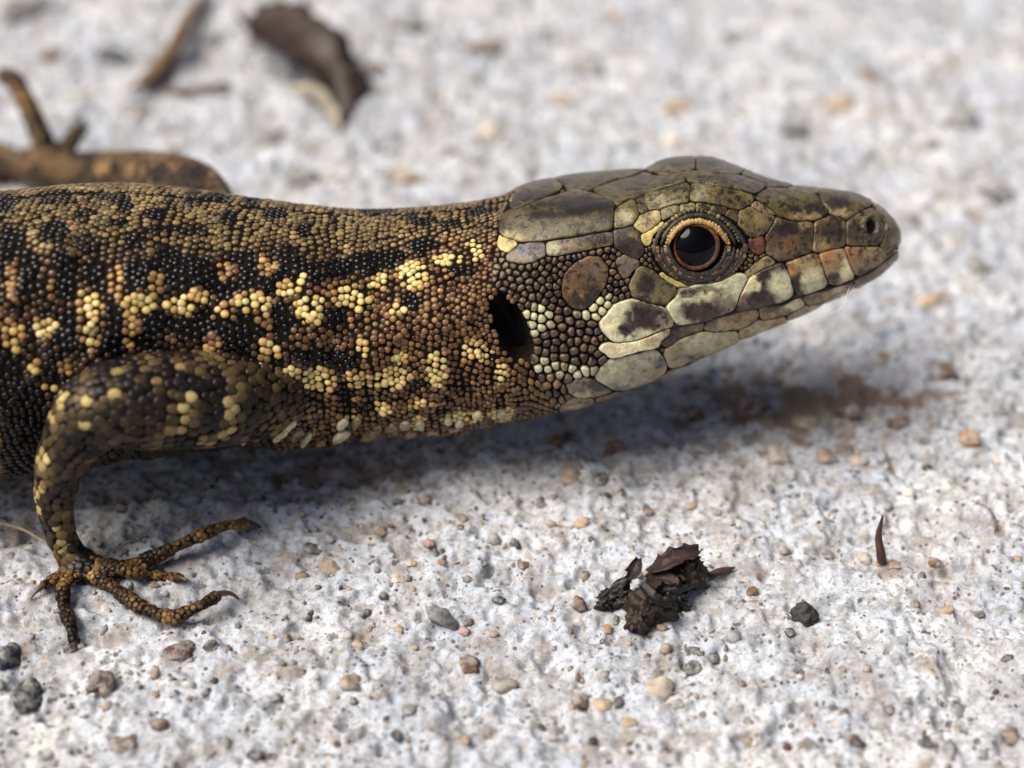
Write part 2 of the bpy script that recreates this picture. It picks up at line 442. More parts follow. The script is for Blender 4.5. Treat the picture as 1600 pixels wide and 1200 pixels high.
FARF = [
 [(wpt(80, 256, -6.4), .22), (wpt(66, 216, -6.4), .20), (wpt(50, 180, -6.4), .18), (wpt(34, 146, -6.4), .17), (wpt(18, 122, -6.4), .16), (wpt(2, 119, -6.4), .14)],
 [(g(52, 262, .2), .22), (g(20, 246, .22), .19), (g(-15, 236, .2), .17), (g(-45, 232, .15), .13)],
 [(g(52, 268, .2), .22), (g(10, 268, .22), .18), (g(-30, 270, .17), .14)],
 [(wpt(88, 254, -6.3), .20), (wpt(104, 232, -6.5), .16), (wpt(116, 214, -6.8), .14), (wpt(126, 204, -7.1), .11)],
]
farfs = [limb(f, 24, 'finger') for f in FARF]

# union of trunk and limbs -> one continuous body surface
Vs = [TV]; Qs = [TQ_out]; Ts = [TT_out]; off = len(TV)
for s, kind in limbs:
    v_, (q_, t_) = tube(s[:, :3], s[:, 3], 18)
    Vs.append(v_); Qs.append(q_ + off); Ts.append(t_ + off); off += len(v_)
raw = mesh_np('body_raw', np.vstack(Vs), [np.vstack(Qs), np.vstack(Ts)])
tmp = bpy.data.objects.new('body_raw', raw); COL.objects.link(tmp)
rm = tmp.modifiers.new('remesh', 'REMESH'); rm.mode = 'VOXEL'; rm.voxel_size = .04; rm.adaptivity = 0
sm = tmp.modifiers.new('smooth', 'SMOOTH'); sm.factor = .5; sm.iterations = 3
dg = bpy.context.evaluated_depsgraph_get()
body_me = bpy.data.meshes.new_from_object(tmp.evaluated_get(dg))
bpy.data.objects.remove(tmp); bpy.data.meshes.remove(raw)
body_me.name = 'lizard'
nv = len(body_me.vertices)
BV = np.empty(nv * 3, np.float32); body_me.vertices.foreach_get('co', BV); BV = BV.reshape(-1, 3).astype(float)
BN = np.empty(nv * 3, np.float32); body_me.vertex_normals.foreach_get('vector', BN); BN = BN.reshape(-1, 3).astype(float)
bpx, bpy_, bw = project(BV)
facing = np.sum(BN * (CAM - BV), 1) > 0
EAR = dict(c=(798, 512), maj=(.42, .907), a=58, b=26)
def ear_r(px, py):
    dx, dy = px - EAR['c'][0], py - EAR['c'][1]
    p = dx * EAR['maj'][0] + dy * EAR['maj'][1]; q = -dx * EAR['maj'][1] + dy * EAR['maj'][0]
    return np.sqrt((p / EAR['a'])**2 + (q / EAR['b'])**2)
EYE = (1087, 384)
dep = np.zeros(nv)
dep += .55 * (1 - sstep(.80, 1.06, ear_r(bpx, bpy_))) * facing
er = np.hypot((bpx - EYE[0]) / 41, (bpy_ - EYE[1]) / 40)
dep += .55 * (1 - sstep(.75, 1.1, er)) * facing
BV2 = BV - BN * dep[:, None]
body_me.vertices.foreach_set('co', BV2.astype(np.float32).ravel()); body_me.update()
body_me.polygons.foreach_set('use_smooth', np.ones(len(body_me.polygons), bool))
lizard = link('lizard', body_me, M['skin'])
tag(lizard, 'dark brown wall lizard with cream spotted bead scales resting on pale concrete', 'lizard')
body_bvh = BVHTree.FromPolygons([tuple(p) for p in BV], [tuple(p.vertices) for p in body_me.polygons])

# ------------------------------------------------------------------ markings of the body (light and dark blotches over brown)
LIGHT = [(219,472,22,13),(204,510,11,30),(142,502,15,40),(70,512,15,14),(20,528,13,24),(57,568,13,14),(105,572,13,10),(76,611,12,9),
 (280,480,18,10),(308,465,22,12),(348,490,16,11),(397,472,27,14),(447,450,17,9),(470,438,10,8),(483,482,19,21),(418,545,17,14),(330,540,12,15),
 (262,530,9,7),(388,583,32,11),(500,592,24,18),(462,581,12,7),(415,503,13,11),(548,467,26,18),(592,440,12,12),(646,430,22,17),(690,411,13,11),
 (716,402,10,9),(742,394,9,13),(620,478,11,8),(568,592,28,12),(617,592,22,17),(624,558,11,10),(565,543,11,14),(684,575,13,26),(745,549,26,15),
 (783,578,8,14),(660,631,20,7),(655,662,12,10),(722,652,30,8),(785,646,16,9),(600,634,14,9),(545,650,14,8),(358,425,14,13),(418,412,14,13),
 (245,440,12,14),(250,455,10,10),(180,440,10,30),(125,470,10,20),(20,440,12,26),(75,440,11,22),(625,372,9,5),(690,340,10,5),(640,360,18,7)]
LIGHT_W = {0:1,1:.85,2:.9,3:1,4:.7,5:.7,6:.7,7:.7,15:1.05,16:.62,17:.6,21:.62,42:.62,43:.62,44:.6,45:.6,46:.55,47:.6,48:.5,49:.5,36:.85,32:.7,50:.55,51:.5,52:.5}
DARK = [(88,309,22,9),(10,318,16,11),(165,307,24,5),(195,318,9,14),(245,335,13,9),(130,335,13,8),(185,345,14,5),(85,365,19,17),(15,376,19,20),
 (140,378,22,10),(215,375,17,12),(262,358,34,5),(300,363,20,5),(45,430,13,30),(97,418,13,24),(145,427,12,18),(105,455,8,18),(215,432,20,26),(200,462,12,22),
 (262,405,18,18),(300,425,32,22),(345,450,40,18),(385,420,22,22),(420,440,26,16),(445,395,20,14),(458,415,22,18),(490,425,22,14),(530,418,26,14),
 (575,410,26,15),(615,405,20,12),(660,385,18,9),(700,350,14,9),(355,340,12,9),(395,315,13,8),(430,333,17,7),(475,358,12,10),(520,345,8,5),(590,330,22,6),
 (330,512,42,20),(392,515,26,28),(378,548,34,20),(440,490,18,16),(440,520,14,12),(425,565,18,8),(505,560,36,11),(532,572,20,14),(535,605,14,16),
 (110,520,22,27),(176,510,15,32),(232,520,16,24),(270,510,16,16),(47,517,9,14),(86,572,22,18),(30,625,26,24),(12,578,18,20),(60,650,13,40),(112,595,18,12),
 (160,545,20,10),(650,600,14,9),(675,607,9,7),(560,640,14,8),(690,648,9,5),(700,625,6,4),(305,490,14,12),(365,500,12,10),(455,498,9,12),(520,500,14,14),
 (300,310,9,8),(270,320,9,8),(340,310,18,4),(660,345,20,6),(750,330,16,6),(720,420,20,7),(640,470,14,9),(30,700,40,40),(20,770,60,40)]
def body_light(px, py):
    px = np.asarray(px, float); py = np.asarray(py, float)
    jx = (fbm(px * .05, py * .05, 3, 5) - .5) * 13; jy = (fbm(px * .05 + 40, py * .05, 3, 9) - .5) * 13
    x, y = px + jx, py + jy
    dorsal = 1 - sstep(-18, 22, py - np.interp(px, [0, 260, 420, 560, 640, 780], [392, 398, 392, 400, 376, 372]))
    base = .41 + .06 * dorsal + (fbm(px * .028, py * .028, 3, 31) - .5) * .20 - .22 * (1 - sstep(360, 520, px)) * (1 - dorsal)
    lt = np.zeros_like(px); dk = np.zeros_like(px)
    for k, (cx, cy, rx, ry) in enumerate(LIGHT):
        d = np.hypot((x - cx) / (rx * 1.16), (y - cy) / (ry * 1.16)); lt = np.maximum(lt, LIGHT_W.get(k, .98) * (1 - sstep(.78, 1.42, d)) * np.where(d < 1, 1, .86))
    for cx, cy, rx, ry in DARK:
        d = np.hypot((x - cx) / (rx * 1.28), (y - cy) / (ry * 1.28)); dk = np.maximum(dk, 1 - sstep(.75, 1.22, d))
    # beyond the photo's edge the same reticulation goes on
    off = sstep(-10, 10, -px)
    n = fbm(px * .035, py * .028, 3, 63)
    lt = lt * (1 - off) + off * sstep(.54, .64, n) * .9; dk = dk * (1 - off) + off * (1 - sstep(.40, .48, n))
    L = base * (1 - dk * (.93 - .25 * dorsal * (1 - sstep(.5, .62, vnoise(px * .03, py * .05, 88)))))
    return np.clip(np.where(lt > L, lt * (1 - .2 * dk) + L * (.2 * dk), L), 0, 1), dorsal
RAMP_X = [0, .10, .28, .45, .62, .80, 1.05]
RAMP = np.array([(.003, .003, .004), (.010, .007, .006), (.062, .032, .015), (.165, .090, .038), (.37, .22, .078), (.54, .385, .115), (.68, .565, .235)])
OLV = np.array([(.005, .005, .006), (.014, .011, .007), (.060, .041, .019), (.135, .095, .040), (.27, .20, .08), (.44, .36, .15), (.55, .48, .24)])
def ramp_col(L, table):
    return np.stack([np.interp(L, RAMP_X, table[:, k]) for k in range(3)], -1)

# ------------------------------------------------------------------ bead scales of neck, flanks and back
SEG = 8
def dome():
    rs = [(1.0, -.30), (.93, .24), (.62, .54)]
    V = [(r * math.cos(2 * math.pi * k / SEG), r * math.sin(2 * math.pi * k / SEG), z) for r, z in rs for k in range(SEG)] + [(0, 0, .64)]
    Q = grid_faces(3, SEG, True)
    k = np.arange(SEG); T = np.stack([2 * SEG + k, 2 * SEG + (k + 1) % SEG, np.full(SEG, 3 * SEG)], -1)
    return np.array(V), Q, T
DV, DQ, DT = dome()
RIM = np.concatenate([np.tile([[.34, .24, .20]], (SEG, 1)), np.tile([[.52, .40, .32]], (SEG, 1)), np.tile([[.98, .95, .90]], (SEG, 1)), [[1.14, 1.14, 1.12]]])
def beads_mesh(name, P, T, N, ra, rb, rh, col):
    B = np.cross(N, T); B /= np.linalg.norm(B, axis=1)[:, None] + 1e-9
    n = len(P); m = len(DV)
    V = (P[:, None] + DV[None, :, 0, None] * (T * ra[:, None])[:, None] + DV[None, :, 1, None] * (B * rb[:, None])[:, None] + DV[None, :, 2, None] * (N * rh[:, None])[:, None])
    o = (np.arange(n) * m)[:, None, None]
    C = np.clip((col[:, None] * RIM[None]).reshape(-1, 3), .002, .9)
    return mesh_np(name, V.reshape(-1, 3), [(DQ[None] + o).reshape(-1, 4), (DT[None] + o).reshape(-1, 3)], C)

# outline of the plated part of the head, in the photo
HEAD = [(797,322),(806,300),(816,290),(860,274),(920,266),(980,261),(1012,257),(1035,247),(1070,240),(1110,241),(1150,254),(1200,274),(1240,284),(1300,292),(1340,300),(1370,315),
 (1395,338),(1408,365),(1408,388),(1398,410),(1380,430),(1350,449),(1310,469),(1270,489),(1220,511),(1170,530),(1120,553),(1060,579),(1010,603),(960,624),(920,638),(882,647),
 (862,632),(846,600),(828,566),(822,540),(816,490),(795,460),(776,452),(768,440),(772,400),(779,372),(780,345)]
def in_poly(px, py, poly):
    px = np.asarray(px, float); py = np.asarray(py, float); r = np.zeros(px.shape, bool); n = len(poly)
    for i in range(n):
        x1, y1 = poly[i]; x2, y2 = poly[(i + 1) % n]
        if y1 == y2: continue
        k = ((y1 > py) != (y2 > py)) & (px < (x2 - x1) * (py - y1) / (y2 - y1) + x1); r ^= k
    return r

def spacing_col(x):      # distance between transverse rows, in photo px
    return np.interp(x, [-2100, -300, 0, 300, 480, 600, 700, 760, 800, 1405], [13, 11, 10.6, 10.2, 9.6, 8.9, 8.4, 7.6, 8.2, 13])
cols = [-1900.0]
while cols[-1] < 1385: cols.append(cols[-1] + float(spacing_col(cols[-1])))
cols = np.array(cols)
bp, bt, bn_, bra, brb, bpar = [], [], [], [], [], []
ringfrac = np.arange(MR) / MR
for ci, x in enumerate(cols):
    k = np.clip(np.searchsorted(XS, x) - 1, 0, NS - 2); f = (x - XS[k]) / (XS[k + 1] - XS[k])
    R = TR[k] * (1 - f) + TR[k + 1] * f; Nn = TN[k] * (1 - f) + TN[k + 1] * f; Tt = TR[k + 1] - TR[k]
    Rc = np.vstack([R, R[:1]]); seg = np.linalg.norm(np.diff(Rc, axis=0), axis=1)
    fr = ringfrac
    sp = np.interp(fr, [0, .10, .17, .30, .36, .42, .5, .58, .64, .75, .9, 1], [.115, .115, .130, .130, .15, .22, .26, .22, .15, .130, .115, .115])
    sp = sp * np.interp(x, [-900, 0, 380, 560, 700, 790, 830, 1405], [1.3, .93, .90, .80, .74, .64, 1.0, 1.3])
    cum = np.concatenate([[0], np.cumsum(seg / sp)]); cum -= np.interp(.25, np.append(ringfrac, 1), cum)
    nn = np.arange(math.ceil(cum[0]), math.floor(cum[-1])) + (.5 if ci % 2 else 0)
    q = np.interp(nn, cum, np.arange(MR + 1)); q = q[(q >= 0) & (q < MR - 1e-3)]
    i0 = q.astype(int) % MR; i1 = (i0 + 1) % MR; fq = (q - q.astype(int))[:, None]
    bp.append(R[i0] * (1 - fq) + R[i1] * fq); n_ = Nn[i0] * (1 - fq) + Nn[i1] * fq
    bn_.append(n_ / np.linalg.norm(n_, axis=1)[:, None]); bt.append(Tt[i0])
    brb.append(np.interp(q, np.arange(MR), sp) * .5); bra.append(np.full(len(q), float(spacing_col(x)) / 100 * .62)); bpar.append(q / MR)
bp, bt, bn_, bra, brb, bpar = map(np.concatenate, (bp, bt, bn_, bra, brb, bpar))
bt -= bn_ * np.sum(bt * bn_, 1)[:, None]; bt /= np.linalg.norm(bt, axis=1)[:, None]
jit = RNG.normal(0, .013, bp.shape)
wx_, wy_, _ = project(bp); jit += np.stack([(fbm(wx_ * .02, wy_ * .02, 3, 401) - .5) * .22, np.zeros(len(bp)), (fbm(wx_ * .02 + 50, wy_ * .02, 3, 402) - .5) * .22], -1)
jit = jit; jit -= bn_ * np.sum(jit * bn_, 1)[:, None]; bp = bp + jit
qx, qy, qw = project(bp); vis = np.sum(bn_ * (CAM - bp), 1) / np.linalg.norm(CAM - bp, axis=1)
keep = ~(in_poly(qx, qy, HEAD) & (vis > -.12)) & ~((ear_r(qx, qy) < .98) & (vis > 0))
# drop beads that would sit inside the forelegs
def inside_limb(P):
    r = np.zeros(len(P), bool)
    for s, kind in limbs:
        for k in range(0, len(s), 2): r |= np.linalg.norm(P - s[k, :3], axis=1) < s[k, 3] * .98
    return r
keep &= ~inside_limb(bp)
bp, bt, bn_, bra, brb, bpar, qx, qy, vis = (z[keep] for z in (bp, bt, bn_, bra, brb, bpar, qx, qy, vis))
L, dors = body_light(np.where(vis > -.1, qx, qx - 900), qy)
farhead = (qx > 790) & (vis < 0)
L = np.where(farhead, .35 + .2 * (fbm(qx * .03, qy * .03, 2, 3) - .5), L)
belly = sstep(.40, .47, bpar) * (1 - sstep(.53, .60, bpar)); L = np.maximum(L, belly * .75)
L = np.clip(L + RNG.normal(0, .085, len(L)) * (.35 + L), 0, 1.08)
colr = ramp_col(L, RAMP) * (1 - dors[:, None]) + ramp_col(L, OLV) * dors[:, None]
colr *= (1 + RNG.normal(0, .10, (len(L), 1))) * (1 + RNG.normal(0, .05, (len(L), 3)))
colr = np.clip(colr, .003, .9)
size = .93 + .17 * np.clip(L, 0, 1) + RNG.normal(0, .085, len(L))
big = RNG.random(len(L)) < .035; size = np.where(big & (L > .3), size * 1.22, size)
ra, rb = bra * size, brb * size
rh = np.minimum(ra, rb) * .80
# the three hundred beads that show largest are parts of their own
score = np.where((qx > 2) & (qx < 1598) & (vis > .25) & (L > .45), ra * rb * (.5 + L) * vis, 0)
pick = np.zeros(len(L), bool); pick[np.argsort(-score)[:300]] = True
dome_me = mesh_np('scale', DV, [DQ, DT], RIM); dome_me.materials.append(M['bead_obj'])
def bead_object(name, P, T, N, a_, b_, h_, col, parent):
    o = bpy.data.objects.new(name, dome_me); COL.objects.link(o); o.parent = parent
    B = np.cross(N, T); m = Matrix.Identity(4)
    for r in range(3):
        m[r][0] = T[r] * a_; m[r][1] = B[r] * b_; m[r][2] = N[r] * h_; m[r][3] = P[r]
    o.matrix_local = m; o.color = (col[0], col[1], col[2], 1)
    return o
for k in np.nonzero(pick)[0]:
    bead_object('scale', bp[k], bt[k], bn_[k], ra[k], rb[k], rh[k], colr[k], lizard)
k = ~pick
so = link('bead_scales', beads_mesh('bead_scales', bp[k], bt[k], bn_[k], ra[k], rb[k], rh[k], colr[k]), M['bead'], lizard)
so['kind'] = 'stuff'

# ------------------------------------------------------------------ scales of the forelegs and fingers
lp, lt_, ln_, la, lb, lc = [], [], [], [], [], []
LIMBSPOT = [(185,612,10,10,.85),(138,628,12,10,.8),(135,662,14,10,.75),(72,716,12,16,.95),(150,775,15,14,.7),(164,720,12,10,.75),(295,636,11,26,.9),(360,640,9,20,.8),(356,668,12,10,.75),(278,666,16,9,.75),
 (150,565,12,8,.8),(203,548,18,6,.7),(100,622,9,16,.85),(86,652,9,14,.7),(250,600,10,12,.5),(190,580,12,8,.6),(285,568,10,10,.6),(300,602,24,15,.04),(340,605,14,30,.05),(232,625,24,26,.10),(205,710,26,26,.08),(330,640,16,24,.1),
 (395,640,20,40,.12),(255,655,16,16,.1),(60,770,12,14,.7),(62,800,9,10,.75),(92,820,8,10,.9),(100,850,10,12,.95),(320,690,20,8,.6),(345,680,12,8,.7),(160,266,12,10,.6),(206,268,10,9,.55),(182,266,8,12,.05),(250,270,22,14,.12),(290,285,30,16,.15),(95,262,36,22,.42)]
def limb_scales(s, row, arc, dark, tint, seed, ring=False):
    P, r = s[:, :3], s[:, 3]
    t = np.concatenate([[0], np.cumsum(np.linalg.norm(np.diff(P, axis=0), axis=1))])
    T = np.gradient(P, axis=0); T /= np.linalg.norm(T, axis=1)[:, None]
    for ci, q in enumerate(np.arange(row * .5, t[-1], row)):
        p = np.array([np.interp(q, t, P[:, k]) for k in range(3)]); tt = np.array([np.interp(q, t, T[:, k]) for k in range(3)]); tt /= np.linalg.norm(tt)
        rr = np.interp(q, t, r); n = max(5, int(round(2 * math.pi * rr / arc)))
        s_ = np.cross(tt, [0, 0, 1.0]); s_ /= np.linalg.norm(s_) + 1e-9; u = np.cross(s_, tt)
        for k in range(n):
            th = 2 * math.pi * (k + .5 * (ci % 2)) / n
            nv_ = math.cos(th) * s_ + math.sin(th) * u
            loc, nor, idx, dist = body_bvh.find_nearest(Vector((p + nv_ * rr).tolist()))
            if dist > .12: continue
            nor = np.array(nor)
            if np.dot(nor, nv_) < .35: continue
            loc = np.array(loc) + RNG.normal(0, row * .13, 3); loc = np.array(body_bvh.find_nearest(Vector(loc.tolist()))[0])
            x_, y_, _w = project(loc); x_, y_ = float(x_), float(y_)
            v = float(fbm(x_ * .03 + seed, y_ * .03 + seed * 3, 3, 71)); v2 = random.random()
            Lv = dark + (v - .5) * .9 + (v2 - .5) * .20
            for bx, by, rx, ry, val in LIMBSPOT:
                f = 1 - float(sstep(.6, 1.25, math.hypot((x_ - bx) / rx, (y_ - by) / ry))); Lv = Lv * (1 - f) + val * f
            Lv = np.clip(Lv, .03, .95); sz_ = random.uniform(.9, 1.3)
            lp.append(loc); lt_.append(tt + nor * .22); ln_.append(nor); la.append(row * .66 * sz_); lb.append(math.pi * rr / n * sz_)
            cc = ramp_col(np.array([Lv]), OLV)[0] * np.array(tint); lc.append(cc)
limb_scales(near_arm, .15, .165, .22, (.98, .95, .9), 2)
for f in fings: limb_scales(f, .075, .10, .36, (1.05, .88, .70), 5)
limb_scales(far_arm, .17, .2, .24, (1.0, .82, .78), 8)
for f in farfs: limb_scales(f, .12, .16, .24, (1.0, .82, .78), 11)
# close the bare spots at the bends of the limbs
from mathutils.kdtree import KDTree
limb_pts = np.vstack([s_[::1, :4] for s_, k_ in limbs])
cand = np.zeros(nv, bool); own = np.zeros(nv, int); best = np.full(nv, 9.0)
for k in range(len(limb_pts)):
    d_ = np.linalg.norm(BV - limb_pts[k, :3], axis=1) - limb_pts[k, 3]; m_ = d_ < best; best[m_] = d_[m_]; own[m_] = k
cand = (best < .09); ci_ = RNG.permutation(np.nonzero(cand)[0])
kd_ = KDTree(len(lp) + len(bp))
for k, q in enumerate(lp): kd_.insert(q.tolist(), k)
for k, q in enumerate(bp): kd_.insert(q.tolist(), k + len(lp))
kd_.balance(); added = {}
for k in ci_:
    rr = limb_pts[own[k], 3]; md = .075 if rr < .2 else .112
    if kd_.find(BV[k].tolist())[2] < md: continue
    key = tuple((BV[k] / .115).astype(int))
    if any(np.sum((BV[k] - a_)**2) < md * md for ix in (-1, 0, 1) for iy in (-1, 0, 1) for iz in (-1, 0, 1) for a_ in added.get((key[0] + ix, key[1] + iy, key[2] + iz), ())): continue
    added.setdefault(key, []).append(BV[k])
    x_, y_, _w = project(BV[k]); v = float(fbm(float(x_) * .03 + 2, float(y_) * .03 + 6, 3, 71)); Lv = (.42 if rr < .2 else .27) + (v - .5) * .9
    for bx, by, rx, ry, val in LIMBSPOT:
        f = 1 - float(sstep(.6, 1.25, math.hypot((x_ - bx) / rx, (y_ - by) / ry))); Lv = Lv * (1 - f) + val * f
    tt = limb_pts[min(own[k] + 1, len(limb_pts) - 1), :3] - limb_pts[max(own[k] - 1, 0), :3]; tt = tt / (np.linalg.norm(tt) + 1e-9)
    lp.append(BV[k]); lt_.append(tt + BN[k] * .1); ln_.append(BN[k]); la.append(md * 1.05); lb.append(md * .95); lc.append(ramp_col(np.array([np.clip(Lv, .03, .9)]), OLV)[0] * np.array((.95, .93, .85)))
lp, lt_, ln_ = map(np.array, (lp, lt_, ln_)); la, lb = np.array(la), np.array(lb); lc = np.clip(np.array(lc), .003, .9)
lt_ -= ln_ * np.sum(lt_ * ln_, 1)[:, None] * .6; lt_ /= np.linalg.norm(lt_, axis=1)[:, None]
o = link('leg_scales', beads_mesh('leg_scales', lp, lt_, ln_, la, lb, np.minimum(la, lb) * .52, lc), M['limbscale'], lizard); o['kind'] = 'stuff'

# claws
def claw(tip0, d, down, length, r):
    d = d / np.linalg.norm(d)
    pts = [tip0 - d * .03]; q = tip0.copy()
    for k in range(8):
        f = k / 7
        pts.append(tip0 + d * length * math.sin(f * 1.35) / 1.0 + np.array([0, 0, -1.0]) * down * (1 - math.cos(f * 1.5)))
    P = np.array(pts); rad = r * np.concatenate([[1], np.linspace(1, .06, 8)])
    v_, f_ = tube(P, rad, 8)
    return link('claw', mesh_np('claw', v_, f_), M['claw'], lizard)
for f, (ln, dn, rr) in zip(fings, ((.34, .26, .052), (.42, .55, .058), (.28, .16, .05), (.26, .10, .042), (.26, .12, .048))):
    claw(f[-1, :3] + np.array([0, 0, .02]), f[-1, :3] - f[-4, :3], dn, ln, rr)
for f in farfs: claw(f[-1, :3], f[-1, :3] - f[-4, :3], .3, .28, .06)
